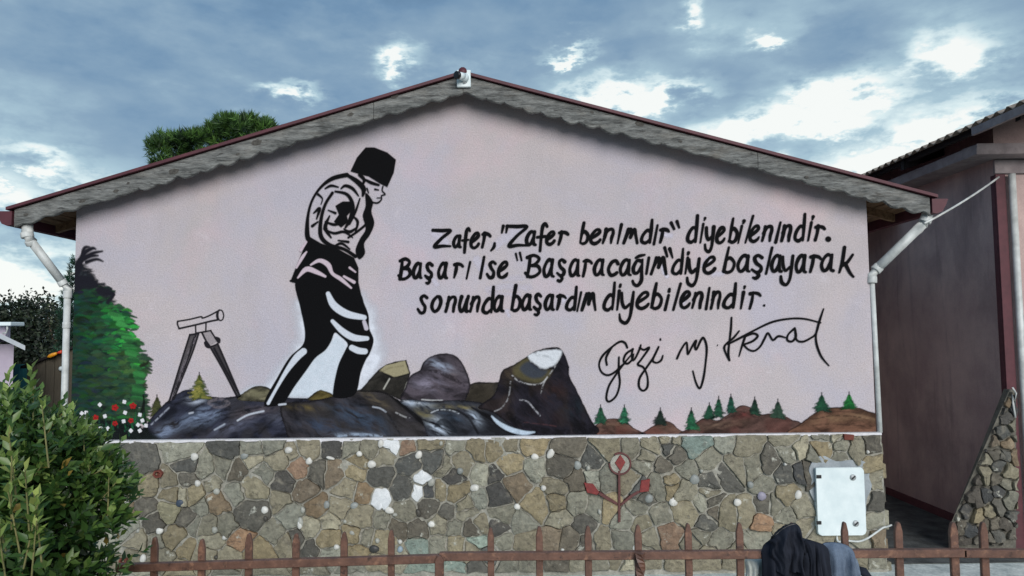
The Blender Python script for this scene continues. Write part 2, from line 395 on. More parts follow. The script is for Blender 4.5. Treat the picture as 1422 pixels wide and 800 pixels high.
boards = [barge(Lp.x, jl - .002, 0), barge(jl + .002, A.x - .002, .03), barge(A.x + .002, jr - .002, .05), barge(jr + .002, Rp.x, .0)]
for px, py, r in ((36, 298, .014), (114, 279, .022), (161, 265, .016), (241, 238, .03), (356, 198, .033), (330, 214, .012), (487, 160, .026), (548, 133, .022), (178, 254, .01),
                  (740, 126, .022), (888, 172, .026), (822, 156, .012), (1120, 246, .014), (1200, 262, .016), (945, 196, .012), (690, 112, .012)):
    p = P(px, py, YB - .004); V = [(p.x, YB - .0065, p.z)]; n = 14
    for k in range(n):
        q = 2 * math.pi * k / n; rr = r * random.uniform(.85, 1.15)
        V.append((p.x + 1.35 * rr * math.cos(q), YB - .0045, p.z + rr * .75 * math.sin(q) + (.4 * rr * math.cos(q) * (1 if px < 643 else -1)) * .6))
    b = boards[0 if p.x < jl else 1 if p.x < A.x else 2 if p.x < jr else 3]
    mk('knot', V, [(0, k + 1, (k + 1) % n + 1) for k in range(n)], 'wood_knot', b, True)
# soffit planks under the side eaves (seen end-on under both overhangs)
def soffit(xa, xb):
    n = 4
    for k in range(n):
        x0 = xa + (xb - xa) * (k + .06) / n; x1 = xa + (xb - xa) * (k + .94) / n
        dz = random.uniform(0, .006)
        prism('soffit_board', [(x0, roofz(x0) - .052 - dz), (x1, roofz(x1) - .052 - dz), (x1, roofz(x1) - .029), (x0, roofz(x0) - .029)], YB + .035, 10, 'soffit_wood', house)
soffit(Lp.x + .01, xl - .005); soffit(xr + .005, Rp.x - .01)
for k in range(7):          # rafters' ends
    y = YB + .5 + k * .9
    for x0, x1 in ((Lp.x + .02, xl), (xr, Rp.x - .02)):
        z = [roofz(x0), roofz(x1)]
        prism('rafter', [(x0, z[0] - .12), (x1, z[1] - .12), (x1, z[1] - .054), (x0, z[0] - .054)], y, y + .05, 'soffit_wood', house)
# gutters (half-round troughs) and downpipes
def gutter(xe, sgn):
    bm = bmesh.new(); z = roofz(xe) - .005; prof = []
    for (dx, dz) in ((-.004, .0), (-.004, -.11), (.03, -.118), (.075, -.10), (.105, -.05), (.125, -.002), (.116, .0), (.097, -.045), (.068, -.088), (.03, -.104), (.006, -.10), (.006, .0)):
        prof.append((xe + sgn * (dx + .012), z + dz - .01))
    n = len(prof)
    A0 = [bm.verts.new((x, YB - .012, zz)) for x, zz in prof]; B0 = [bm.verts.new((x, YBK, zz)) for x, zz in prof]
    for i in range(n): bm.faces.new((A0[i], A0[(i + 1) % n], B0[(i + 1) % n], B0[i]))
    # end cap
    cap = [bm.verts.new((x, YB - .016, zz)) for x, zz in prof[:7]]; bm.faces.new(cap)
    bmobj('gutter', bm, 'maroon_metal', house)
gutter(Lp.x, -1); gutter(Rp.x, 1)
def pipe(pts, r, par=house):
    bm = bmesh.new(); add_tube(bm, pts, r, 14); o = bmobj('downpipe', bm, 'white_pvc', par, True); return o
def collar(parent, p, q, r):
    p, q = Vector(p), Vector(q); bm = bmesh.new(); add_tube(bm, [p, p + (q - p) * .08, p + (q - p) * .92, q], [r * .96, r, r, r * .96], 14)
    bmobj('pipe_collar', bm, 'white_pvc', parent, True)
# left: drop from gutter, diagonal back to the wall corner, then down
yl = 5.88
p0 = P(38, 312, yl); p1 = P(38, 326, yl); p2 = P(44, 336, yl); p3 = P(88, 394, YW + .06); p4 = P(94, 402, YW + .06); p5 = P(93.5, 414, YW + .06); p6 = Vector((p5.x, YW + .06, .05))
lp = pipe([p0, p1, p2], .042); pipe([p2, p3], .033, house); pipe([p3, p4, p5], .032); pipe([p5, p6], .026)
collar(lp, P(37, 323, yl), P(38.5, 330, yl), .047); collar(lp, P(41, 334, yl - .01), P(44, 340, yl + .01), .039)
collar(lp, P(85, 390, YW + .05), P(89, 396, YW + .06), .037); collar(lp, P(94, 404, YW + .06), P(93.6, 414, YW + .06), .034)
for zz in (2.0, .9): collar(lp, (p5.x, YW + .06, zz), (p5.x, YW + .06, zz + .05), .031)
yr = 5.88
q0 = P(1288, 296, yr); q1 = P(1287, 303, yr); q2 = P(1281, 312, yr); q3 = P(1217, 374, YW - .0); q4 = P(1211, 382, YW - .0); q5 = P(1211, 392, YW - .0); q6 = Vector((q5.x + .012, YW - .0, DZ - .0))
rp = pipe([q0, q1, q2], .043); pipe([q2, q3], .038); pipe([q3, q4, q5], .036)
pipe([q5, q6], .020)
collar(rp, P(1287.5, 301, yr), P(1284, 309, yr), .0455); collar(rp, P(1221, 370, YW), P(1215, 376, YW), .043); collar(rp, P(1211, 384, YW), P(1211, 393, YW), .038)
collar(rp, P(1277, 316, yr + .02), P(1272, 321, yr + .03), .041)

# ---------------------------------------------------------------- mural raster tools
def vnoise(x, y, seed=0):
    xi = np.floor(x).astype(np.int64); yi = np.floor(y).astype(np.int64); xf = x - xi; yf = y - yi
    def h(a, b):
        n = (a * 374761393 + b * 668265263 + seed * 974634777) & 0x7fffffff
        n = (n ^ (n >> 13)) * 1274126177 & 0x7fffffff
        return ((n ^ (n >> 16)) & 0xffff) / 65535.0
    u = xf * xf * (3 - 2 * xf); v = yf * yf * (3 - 2 * yf)
    return (h(xi, yi) * (1 - u) + h(xi + 1, yi) * u) * (1 - v) + (h(xi, yi + 1) * (1 - u) + h(xi + 1, yi + 1) * u) * v
def fbm(x, y, s, oct=4, seed=0):
    t = 0; a = .5; w = 0
    for i in range(oct):
        t = t + a * vnoise(x / s, y / s, seed + i); w += a; a *= .55; s /= 2.03
    return t / w
def seg_d(px, py, pts, rad):
    """signed distance (px - radius) to a polyline with per-point radius"""
    d = np.full(px.shape, 1e9)
    R = rad if hasattr(rad, '__len__') else [rad] * len(pts)
    if len(pts) == 1:
        return np.hypot(px - pts[0][0], py - pts[0][1]) - R[0]
    for i in range(len(pts) - 1):
        ax, ay = pts[i]; bx, by = pts[i + 1]; vx, vy = bx - ax, by - ay; L2 = vx * vx + vy * vy + 1e-9
        t = np.clip(((px - ax) * vx + (py - ay) * vy) / L2, 0, 1)
        d = np.minimum(d, np.hypot(px - ax - t * vx, py - ay - t * vy) - (R[i] * (1 - t) + R[i + 1] * t))
    return d
def poly_d(px, py, pts):
    d = np.full(px.shape, 1e9); ins = np.zeros(px.shape, bool); n = len(pts)
    for i in range(n):
        ax, ay = pts[i]; bx, by = pts[(i + 1) % n]; vx, vy = bx - ax, by - ay; L2 = vx * vx + vy * vy + 1e-9
        t = np.clip(((px - ax) * vx + (py - ay) * vy) / L2, 0, 1)
        d = np.minimum(d, np.hypot(px - ax - t * vx, py - ay - t * vy))
        if abs(vy) > 1e-9:
            ins ^= ((ay > py) != (by > py)) & (px < vx * (py - ay) / vy + ax)
    return np.where(ins, -d, d)
def cov(d, soft=.6): return np.clip(.5 - d / (2 * soft), 0, 1)

class Canvas:
    def __init__(s, bbox, cell=.004):
        a = P(bbox[0], bbox[1], YW); b = P(bbox[2], bbox[3], YW)
        s.x0, s.x1, s.z0, s.z1 = max(min(a.x, b.x), xl + .001), min(max(a.x, b.x), xr - .001), max(min(a.z, b.z), DZ - .02), max(a.z, b.z)
        s.nx = int((s.x1 - s.x0) / cell) + 2; s.nz = int((s.z1 - s.z0) / cell) + 2
        gx = np.linspace(s.x0, s.x1, s.nx); gz = np.linspace(s.z0, s.z1, s.nz)
        s.X, s.Z = np.meshgrid(gx, gz); s.px, s.py = to_px(s.X, s.Z, YW)
        s.rgb = np.zeros(s.X.shape + (3,)); s.a = np.zeros(s.X.shape)
    def put(s, col, c, sl=None):
        """paint colour col with coverage c over what is there"""
        sl = sl or (slice(None), slice(None))
        col = np.array(col) if not isinstance(col, np.ndarray) else col
        a0 = s.a[sl]; na = c + a0 * (1 - c)
        w = np.where(na > 1e-6, c / np.maximum(na, 1e-6), 0)[..., None]
        s.rgb[sl] = s.rgb[sl] * (1 - w) + col * w; s.a[sl] = na
    def win(s, x0, y0, x1, y1):
        c = s.px; 
        ax, bx = s.px[0, 0], s.px[0, -1]; ay, by = s.py[0, 0], s.py[-1, 0]
        i0 = int((x0 - 3 - ax) / (bx - ax) * s.nx); i1 = int((x1 + 3 - ax) / (bx - ax) * s.nx) + 1
        j0 = int((y1 + 3 - ay) / (by - ay) * s.nz) - 4; j1 = int((y0 - 3 - ay) / (by - ay) * s.nz) + 4
        return (slice(max(j0, 0), max(j1, 1)), slice(max(i0, 0), max(i1, 1)))
    def stroke(s, col, pts, rad, soft=.6, op=1.0, smooth=True, step=5):
        R = rad if hasattr(rad, '__len__') else [rad] * len(pts)
        if smooth and len(pts) > 2:
            q = catmull([(*p, r) for p, r in zip(pts, R)], step); pts = [(a, b) for a, b, _ in q]; R = [c for _, _, c in q]
        m = max(R) + soft * 2
        xs = [p[0] for p in pts]; ys = [p[1] for p in pts]
        w = s.win(min(xs) - m, min(ys) - m, max(xs) + m, max(ys) + m)
        if s.px[w].size == 0: return
        k = cov(seg_d(s.px[w], s.py[w], pts, R), soft) * op
        if op < .8: k = k * np.clip((fbm(s.px[w], s.py[w], 3.2, 3, int(abs(pts[0][0] * 7)) % 97) - .26) * 3.6, 0, 1)
        s.put(col, k, w)
    def poly(s, col, pts, soft=.6, op=1.0, smooth=False, rough=0, rs=6, seed=0):
        if smooth: pts = catmull(pts, 5, True)
        d = poly_d(s.px, s.py, pts)
        if rough: d = d + (fbm(s.px, s.py, rs, 3, seed) - .5) * rough
        s.put(col, cov(d, soft) * op); return d
    def sheet(s, name, layer, parent=gable, kindv=None):
        keep = s.a > .01
        cell = keep[:-1, :-1] | keep[1:, :-1] | keep[:-1, 1:] | keep[1:, 1:]
        j, i = np.nonzero(cell)
        if len(j) == 0: return None
        nx = s.nx; q = np.stack([j * nx + i, j * nx + i + 1, (j + 1) * nx + i + 1, (j + 1) * nx + i], 1)
        used, inv = np.unique(q, return_inverse=True); inv = inv.reshape(-1)
        me = bpy.data.meshes.new(name); nv = len(used); nf = len(q)
        me.vertices.add(nv); me.loops.add(nf * 4); me.polygons.add(nf)
        co = np.stack([s.X.reshape(-1)[used], np.full(nv, YW - .0007 * layer), s.Z.reshape(-1)[used]], 1)
        me.vertices.foreach_set('co', co.astype(np.float32).ravel()); me.loops.foreach_set('vertex_index', inv.astype(np.int32))
        me.polygons.foreach_set('loop_start', np.arange(0, nf * 4, 4, dtype=np.int32))
        me.update(calc_edges=True)
        at = me.color_attributes.new('paint', 'FLOAT_COLOR', 'POINT')
        c = np.concatenate([s.rgb.reshape(-1, 3)[used], s.a.reshape(-1)[used][:, None]], 1)
        at.data.foreach_set('color', c.astype(np.float32).ravel())
        return link(name, me, 'mural_paint', parent)
BLK = C(8, 8, 10)

# ---------------------------------------------------------------- wiped, whitish smudges behind the lettering
for pts, r, op in (([(605, 325), (618, 336)], 6, .5), ([(690, 340), (712, 322), (725, 318)], 6, .45), ([(663, 362), (670, 372)], 6, .45), ([(560, 380), (566, 386)], 5, .5),
                   ([(600, 388), (606, 394)], 3, .5), ([(678, 402), (700, 398), (735, 400)], 4, .3), ([(680, 408), (720, 410)], 3, .3), ([(700, 388), (728, 385)], 3, .25),
                   ([(918, 368), (926, 384)], 3.2, .7), ([(990, 381), (1003, 380)], 3, .5), ([(920, 325), (932, 327)], 3.5, .6), ([(704, 432), (707, 438)], 3, .5), ([(978, 368), (984, 360)], 5, .6), ([(782, 418), (787, 412)], 3.5, .6), ([(948, 420), (954, 410)], 3, .6)):
    xs = [p[0] for p in pts]; ys = [p[1] for p in pts]; m = r + 7
    cv = Canvas((min(xs) - m, min(ys) - m, max(xs) + m, max(ys) + m))
    cv.put(C(216, 212, 224), cov(seg_d(cv.px, cv.py, pts, r) + (fbm(cv.px, cv.py, 5, 3, int(pts[0][0])) - .5) * 5, 1.6) * min(1, op * 1.25) * (.75 + .5 * fbm(cv.px, cv.py, 3, 2, 4)))
    cv.a = np.clip(cv.a, 0, 1); cv.sheet('paint_smudge', 1)

# ---------------------------------------------------------------- pale halo sprayed round the legs
cv = Canvas((330, 395, 560, 570))
hal = [(412, 420), (420, 470), (395, 505), (370, 540), (345, 548), (370, 552), (465, 552), (500, 548), (516, 525), (530, 500), (524, 470), (516, 430), (500, 410)]
d = poly_d(cv.px, cv.py, hal) + (fbm(cv.px, cv.py, 14, 4, 5) - .5) * 10
inner = poly_d(cv.px, cv.py, [(430, 490), (470, 465), (480, 480), (462, 552), (385, 552)])
cv.put(C(216, 220, 228), np.clip((12 - d) / 18, 0, 1) * (.72 + .5 * fbm(cv.px, cv.py, 7, 3, 9)))
cv.put(C(192, 204, 212), np.clip((4 - inner) / 8, 0, 1) * (.4 + .5 * fbm(cv.px, cv.py, 4, 3, 2)))
d = seg_d(cv.px, cv.py, [(330, 552), (350, 541), (378, 539)], 6)
cv.put(C(214, 218, 226), np.clip((3 - d) / 8, 0, 1) * .7)
cv.sheet('painted_halo', 1)

# ---------------------------------------------------------------- painted rocks
def rock(name, pts, base, layer, hl=(), strokes=(), angle=-.35, light=C(150, 158, 176), amt=.8, rim=2.2, seed=1, brown=None, smooth=True, rimcol=C(16, 14, 18), extra=()):
    pp = catmull(pts, 5, True) if smooth else pts
    xs = [p[0] for p in pp]; ys = [p[1] for p in pp]
    cv = Canvas((min(xs) - 3, min(ys) - 3, max(xs) + 3, max(ys) + 3))
    d = poly_d(cv.px, cv.py, pp) + (fbm(cv.px, cv.py, 5, 2, seed) - .5) * 1.2
    u = cv.px * math.cos(angle) + cv.py * math.sin(angle); v = -cv.px * math.sin(angle) + cv.py * math.cos(angle)
    wz = fbm(cv.px, cv.py, 26, 3, seed + 3) * 16
    n = fbm(u * .45, v + wz, 9, 5, seed + 7)
    n2 = fbm(u * .3, v * 1.3 + wz, 4, 4, seed + 11)
    base = np.array(base); dark = base * .38
    col = dark + (base * 1.5 - dark) * np.clip((n[..., None] - .3) / .4, 0, 1)
    if brown is not None:
        k = np.clip((fbm(cv.px, cv.py, 30, 3, seed + 20) - .45) / .15, 0, 1)[..., None] * .7
        col = col * (1 - k) + np.array(brown) * (.5 + n[..., None]) * k
    col = col * (.75 + .5 * n2[..., None])
    for (hx, hy, rx, ry, an, c, s) in hl:
        ca, sa_ = math.cos(an), math.sin(an); a = (cv.px - hx) * ca + (cv.py - hy) * sa_; b = -(cv.px - hx) * sa_ + (cv.py - hy) * ca
        q = np.exp(-((a / rx) ** 2 + (b / ry) ** 2)) * s * np.clip((fbm(u * .35, v * 1.2 + wz, 5, 4, seed + 31) - .28) * 2.6, 0, 1.3)
        q = np.clip(q, 0, 1)[..., None]; col = col * (1 - q) + np.array(c) * q
    cv.put(col, cov(d, .8))
    cv.put(np.array(rimcol), np.clip(1 - np.abs(d + rim * .5) / rim, 0, 1) * np.clip(.25 + 1.3 * fbm(cv.px, cv.py, 14, 3, seed + 40) - .25, 0, .9) * (d < .6))
    for args in extra: cv.poly(*args[:2], **args[2]) 
    for c, p, r, op in strokes: cv.stroke(c, p, r, .9, op)
    # keep only inside outline
    cv.a *= cov(d, .8)
    return cv.sheet(name, layer)
W_ = C(214, 220, 228); BL = C(128, 142, 166); SL = C(50, 52, 64)
rock('painted_rock', [(196, 616), (203, 590), (222, 567), (243, 549), (262, 541), (285, 549), (312, 552), (340, 549), (392, 552), (425, 553), (455, 552), (485, 555), (508, 566), (520, 600), (512, 618), (350, 622)], C(38, 40, 52), 2,
     hl=[(280, 578, 26, 10, -.3, BL, .9), (232, 597, 20, 8, -.5, BL, .8), (325, 592, 30, 8, -.3, C(96, 100, 118), .8), (352, 572, 26, 7, -.2, C(110, 100, 104), .7), (405, 585, 30, 8, .15, C(92, 96, 112), .8), (272, 556, 12, 5, 0, C(168, 176, 190), .9), (470, 590, 26, 9, .2, C(70, 82, 100), .8)],
     strokes=[(C(170, 176, 188), [(210, 590), (235, 566)], .9, .7), (C(200, 206, 216), [(330, 584), (345, 576), (366, 571)], 1.2, .8), (C(16, 16, 20), [(262, 573), (290, 558), (320, 566), (300, 574)], 1.2, .7), (C(120, 112, 116), [(290, 558), (305, 554), (318, 560), (303, 566), (290, 560)], 2, .5),
              (C(190, 196, 206), [(263, 574), (268, 573)], 1.1, .8), (C(170, 178, 190), [(298, 597), (312, 589)], 1, .8), (C(14, 14, 18), [(262, 602), (300, 580), (350, 568), (385, 560)], 1.5, .6), (C(14, 14, 18), [(360, 602), (385, 580), (420, 566)], 1.6, .6)], seed=3, brown=C(46, 44, 46))
rock('painted_rock', [(331, 555), (342, 543), (357, 536), (374, 539), (386, 551), (384, 558)], C(100, 96, 76), 3, seed=5, light=C(130, 126, 100), rim=2.4, hl=[(356, 546, 14, 5, 0, C(120, 116, 90), .8)])
rock('painted_rock', [(428, 556), (438, 545), (448, 542), (462, 548), (468, 558)], C(84, 74, 40), 3, seed=6, rim=2)
rock('painted_rock', [(392, 562), (430, 557), (470, 549), (498, 541), (520, 540), (540, 548), (560, 560), (585, 580), (608, 606), (560, 618), (420, 618), (395, 590)], C(46, 44, 48), 4,
     hl=[(500, 580, 40, 12, .4, C(60, 74, 92), .9), (450, 592, 30, 9, .1, C(56, 66, 84), .9), (522, 556, 20, 5, .5, C(112, 100, 78), .6), (420, 566, 24, 4, .1, C(96, 84, 50), .7), (490, 604, 30, 3, 0, C(140, 156, 176), .7)],
     strokes=[(BLK, [(540, 548), (560, 562), (585, 582), (606, 604)], [1, 3.5, 5, 2], .9), (C(180, 186, 196), [(518, 565), (528, 567), (536, 572)], 1.0, .8), (C(170, 170, 170), [(550, 573), (560, 578), (569, 581)], .9, .7), (BLK, [(500, 562), (530, 566), (548, 590), (556, 604)], 1.2, .5),
              (C(150, 166, 184), [(470, 606), (500, 603), (530, 606)], 1.6, .7)], seed=9, brown=C(48, 45, 44), angle=.5)
rock('painted_rock', [(499, 544), (512, 528), (526, 513), (536, 506), (550, 502), (564, 500), (570, 518), (566, 536), (558, 556), (530, 545)], C(40, 38, 34), 5, seed=12, smooth=False,
     extra=[(C(150, 142, 112), [(527, 515), (536, 507), (563, 501), (569, 518), (548, 524), (540, 520)], dict(soft=.8, rough=1.5, rs=3))],
     strokes=[(C(200, 198, 186), [(533, 540), (541, 526)], .8, .8), (C(186, 184, 172), [(561, 545), (566, 530)], .8, .7), (C(110, 100, 76), [(531, 516), (542, 511), (560, 508)], 1.0, .5), (BLK, [(564, 500), (570, 519)], 1.6, .9), (BLK, [(527, 514), (545, 524), (569, 519)], .8, .8)])
rock('painted_rock', [(650, 562), (640, 552), (646, 538), (660, 531), (680, 531), (706, 534), (700, 560), (680, 572)], C(50, 47, 42), 5, seed=14, brown=C(60, 54, 44))
rock('painted_rock', [(558, 556), (563, 538), (570, 522), (583, 514), (588, 503), (598, 495), (612, 491), (628, 492), (640, 501), (648, 516), (653, 532), (650, 547), (641, 557), (600, 559)], C(66, 60, 66), 6,
     hl=[(610, 508, 22, 6, .35, C(150, 160, 178), 1.0), (596, 532, 22, 10, .1, C(124, 118, 132), 1.0), (632, 520, 10, 12, .8, C(96, 84, 84), .7)],
     strokes=[(C(30, 26, 30), [(590, 514), (610, 517), (630, 526), (645, 536)], [.5, 3, 3, 1], .75), (C(190, 190, 190), [(586, 555), (600, 556), (614, 556)], .9, .8)], seed=16, angle=.2)
rock('painted_rock', [(556, 556), (600, 557), (645, 556), (676, 562), (696, 574), (722, 590), (745, 604), (700, 614), (606, 616), (585, 582)], C(44, 46, 52), 7,
     hl=[(580, 561, 22, 4, .1, C(164, 178, 196), 1.1), (608, 592, 16, 9, .7, C(178, 190, 204), 1.1), (658, 580, 12, 6, .8, C(164, 176, 190), 1.0), (590, 574, 14, 7, .5, C(108, 100, 66), .9), (630, 565, 40, 3, .05, C(120, 110, 74), .9), (625, 578, 20, 5, .3, C(66, 80, 96), .7)],
     strokes=[(BLK, [(606, 570), (630, 569), (650, 580), (664, 602)], 1.6, .8), (BLK, [(655, 566), (680, 580), (700, 594), (715, 604)], [1, 3, 4, 2], .85), (C(20, 24, 30), [(605, 592), (616, 586), (632, 598)], [2, 5, 3], .8),
              (C(200, 206, 212), [(599, 573), (610, 569), (626, 570), (637, 574)], .7, .7), (C(190, 196, 204), [(560, 557), (585, 560)], 1.5, .6)], seed=19, angle=.45)
rock('painted_rock', [(664, 566), (686, 548), (693, 528), (698, 514), (712, 507), (730, 496), (742, 488), (760, 483), (776, 483), (784, 493), (790, 508), (791, 522), (800, 540), (812, 565), (822, 585), (832, 600), (800, 612), (745, 612), (712, 592), (684, 572)], C(28, 26, 33), 8,
     hl=[(712, 520, 12, 14, .9, C(70, 60, 48), .8), (700, 560, 16, 8, -.6, C(56, 48, 46), .8), (760, 580, 30, 8, .1, C(52, 40, 44), .6), (742, 518, 16, 8, .1, C(52, 60, 76), .9), (800, 570, 14, 16, 1, C(32, 40, 48), .9), (770, 540, 14, 18, .6, C(54, 38, 36), .8)],
     extra=[(C(98, 92, 60), [(712, 516), (720, 504), (733, 498), (738, 508), (750, 515), (765, 514), (757, 528), (742, 532), (722, 526)], dict(soft=2.5, op=.55, rough=3, smooth=True)),
            (C(50, 58, 72), [(722, 512), (734, 502), (748, 513), (760, 515), (752, 524), (735, 524)], dict(soft=2, op=.8, smooth=True)),
            (C(206, 210, 214), [(733, 494), (745, 489), (762, 486), (779, 487), (777, 498), (766, 509), (752, 511), (740, 503)], dict(soft=1.5, rough=3, rs=4, smooth=True))],
     strokes=[(C(150, 156, 160), [(745, 493), (760, 495), (768, 500)], 1.5, .5), (C(190, 190, 190), [(778, 492), (770, 510), (757, 528), (751, 546)], .7, .7), (C(196, 196, 196), [(711, 521), (720, 529), (738, 534), (752, 532), (760, 524)], .7, .75),
              (C(170, 170, 172), [(709, 530), (706, 552), (697, 566), (687, 571)], .7, .7), (C(190, 190, 196), [(722, 555), (733, 558), (741, 567), (750, 577)], .8, .75), (BLK, [(706, 575), (730, 590), (770, 600), (820, 598)], 4, .6), (C(90, 56, 56), [(726, 586), (760, 590), (772, 592)], .7, .5)], seed=22, angle=.9, brown=C(40, 32, 30))
cv = Canvas((670, 570, 755, 612))
cv.stroke(C(186, 202, 216), [(683, 578), (692, 587), (708, 596), (728, 601), (742, 600)], [1, 2.6, 3.4, 3, 1], 1)
cv.a *= .7 + .4 * fbm(cv.px, cv.py, 4, 3, 4); cv.a = np.clip(cv.a, 0, 1)
cv.sheet('painted_stream', 9)
HB = C(86, 64, 56)
for pts, sd in (([(818, 603), (828, 590), (840, 583), (855, 581), (868, 585), (880, 594), (896, 606)], 31), ([(890, 606), (902, 595), (916, 586), (930, 586), (944, 597), (956, 606)], 32)):
    rock('painted_hill', pts, HB, 3, seed=sd, rim=1.2, brown=C(94, 58, 50), angle=.1, hl=[(pts[3][0], pts[3][1] + 8, 16, 4, .1, C(118, 92, 76), .8)])
rock('painted_hill', [(946, 606), (958, 594), (972, 583), (984, 580), (996, 584), (1010, 576), (1020, 568), (1030, 563), (1042, 566), (1056, 575), (1070, 574), (1086, 576), (1100, 583), (1112, 587), (1124, 606), (1040, 612)], C(78, 58, 52), 4, seed=33, brown=C(86, 56, 50), rim=1.2, angle=-.1,
     hl=[(1000, 590, 30, 5, -.1, C(112, 90, 76), .9), (1034, 573, 12, 6, 0, C(110, 56, 52), .8)], strokes=[(C(34, 26, 24), [(995, 586), (1015, 578), (1030, 572), (1050, 580)], 1.3, .6)])
rock('painted_hill', [(1096, 606), (1112, 588), (1128, 576), (1142, 568), (1168, 565), (1190, 566), (1205, 571), (1222, 578), (1224, 606)], C(92, 66, 52), 5, seed=35, rim=1.2, angle=-.15,
     hl=[(1150, 582, 30, 5, -.1, C(124, 98, 74), .9), (1200, 580, 20, 4, .2, C(130, 104, 80), .9)],
     strokes=[(C(40, 28, 22), [(1130, 582), (1160, 577), (1200, 580)], 1, .6), (C(44, 30, 24), [(1120, 592), (1150, 589), (1210, 592)], 1, .5), (C(44, 30, 24), [(1150, 572), (1180, 572), (1212, 578)], .8, .5)])

# ---------------------------------------------------------------- painted firs
def fir(cx, yt, yb, w, c1, c2, layer, seed):
    cv = Canvas((cx - w - 5, yt - 5, cx + w + 5, yb + 4), .0035)
    r = np.random.default_rng(seed); H = yb - yt
    for k in range(int(26 + w * 2)):
        t = (k / (26 + w * 2)) ** .8; y = yt + 3 + t * (H - 4); tier = .42 + .58 * ((t * 3.6 + r.uniform(0, .15)) % 1)
        half = w * 1.0 * (.18 + .82 * t) * tier
        for s_ in (-1, 1):
            x1 = cx + s_ * half * r.uniform(.4, 1.3)
            f = r.random() ** 2.2; c = tuple(a * (1 - f) + b * f for a, b in zip(c1, c2))
            cv.stroke(c, [(cx + s_ * r.uniform(0, half * .4), y - 1), (x1, y + r.uniform(-1.2, 3))], [1.9, .8], 1.1, .7, smooth=False)
    cv.stroke(BLK, [(cx, yt - 4), (cx, yt + 5)], .55, .5, .9)
    cv.sheet('painted_fir', layer)
GR1, GR2 = C(22, 48, 38), C(48, 104, 74)
for i, (cx, yt, yb, w, a, b) in enumerate(((834, 566, 588, 11, GR1, GR2), (867, 566, 588, 10, GR1, C(60, 140, 100)), (917, 570, 590, 11, C(18, 26, 24), C(46, 66, 54)), (960, 570, 597, 12, GR1, C(50, 120, 80)),
      (985, 563, 582, 10, GR1, GR2), (998, 554, 580, 10, GR1, GR2), (1015, 551, 574, 9, GR1, C(40, 96, 76)), (1048, 555, 576, 9, C(16, 30, 26), C(44, 80, 60)), (1080, 558, 581, 13, C(30, 50, 40), C(60, 84, 66)),
      (1141, 549, 571, 14, GR1, C(44, 100, 66)), (1179, 548, 568, 12, C(14, 60, 30), C(50, 150, 70)))):
    fir(cx, yt, yb, w, a, b, 6, 100 + i)
fir(277, 521, 554, 18, C(52, 70, 30), C(176, 164, 86), 6, 130)
fir(218, 552, 578, 14, C(44, 50, 30), C(96, 96, 56), 1, 131)

# ---------------------------------------------------------------- big painted tree and the flower bed
cv = Canvas((90, 335, 215, 620))
r = np.random.default_rng(5)
reg = [(90, 372), (110, 362), (122, 378), (130, 396), (148, 402), (152, 412), (158, 424), (174, 430), (176, 440), (182, 452), (188, 472), (198, 494), (204, 505), (196, 530), (194, 548), (200, 560), (198, 585), (206, 600), (206, 620), (90, 620)]
d = poly_d(cv.px, cv.py, reg) + (fbm(cv.px * .5, cv.py * 1.6, 9, 4, 8) - .5) * 20 + np.where(cv.py > 425, 5, 0) * (cv.px > 130)
t = np.clip((cv.py - 395) / 60, 0, 1)[..., None]
base = np.array(C(30, 32, 38)) * (1 - t) + np.array(C(22, 42, 34)) * t
cv.put(base * (.6 + .8 * fbm(cv.px, cv.py * 2, 12, 4, 2)[..., None]), np.clip(.5 - d / np.where(cv.py < 425, 9, 2.5), 0, 1))
def inside(x, y):
    return poly_d(np.array([x]), np.array([y]), reg)[0] < 3
for k in range(1250):
    x = r.uniform(96, 206); y = 398 + 190 * (k / 1250) ** .9 + r.uniform(-8, 8)
    if not inside(x, y): continue
    q = np.clip((x - 122) / 55, .06, 1) * np.clip((y - 408) / 30, .1, 1) * np.clip((575 - y) / 100, .25, 1)
    g = q * r.uniform(.15, 1.25); g = min(g, 1) ** 1.3 * (r.random() < .8)
    dk, br = C(20, 38, 34), (C(52, 160, 66) if y < 490 else C(84, 124, 62))
    if r.random() < .35: br = C(60, 104, 64)
    if r.random() < .05: br = C(60, 190, 60)
    dk = [v * r.uniform(.5, 2.3) for v in dk]; f = r.uniform(.03, .26) * np.clip((x - 95) / 55, .3, 1) + .8 * g; c = [a * (1 - f) + b * f for a, b in zip(dk, br)]
    if r.random() < .12: c = [v * .5 for v in c]
    ln = r.uniform(3, 9); an = r.uniform(-.25, .3)
    cv.stroke(tuple(c), [(x - ln, y - ln * an * .3), (x, y - 1.2), (x + ln, y + ln * an)], [1.1, r.uniform(1.5, 3.4), 1.0], .9, .85, step=3)
for k in range(70):      # loose dark dabs breaking the upper outline
    tt = r.random(); x = 98 + 54 * tt + r.uniform(-6, 6); y = 366 + 42 * tt + r.uniform(-3, 14); ln = r.uniform(2, 5)
    cv.stroke(C(28, 30, 36) if r.random() < .8 else C(52, 58, 62), [(x - ln, y + r.uniform(-1, 2)), (x + ln, y + r.uniform(-2, 2))], [1.2, r.uniform(1, 2.6)], 1.2, .75, smooth=False)
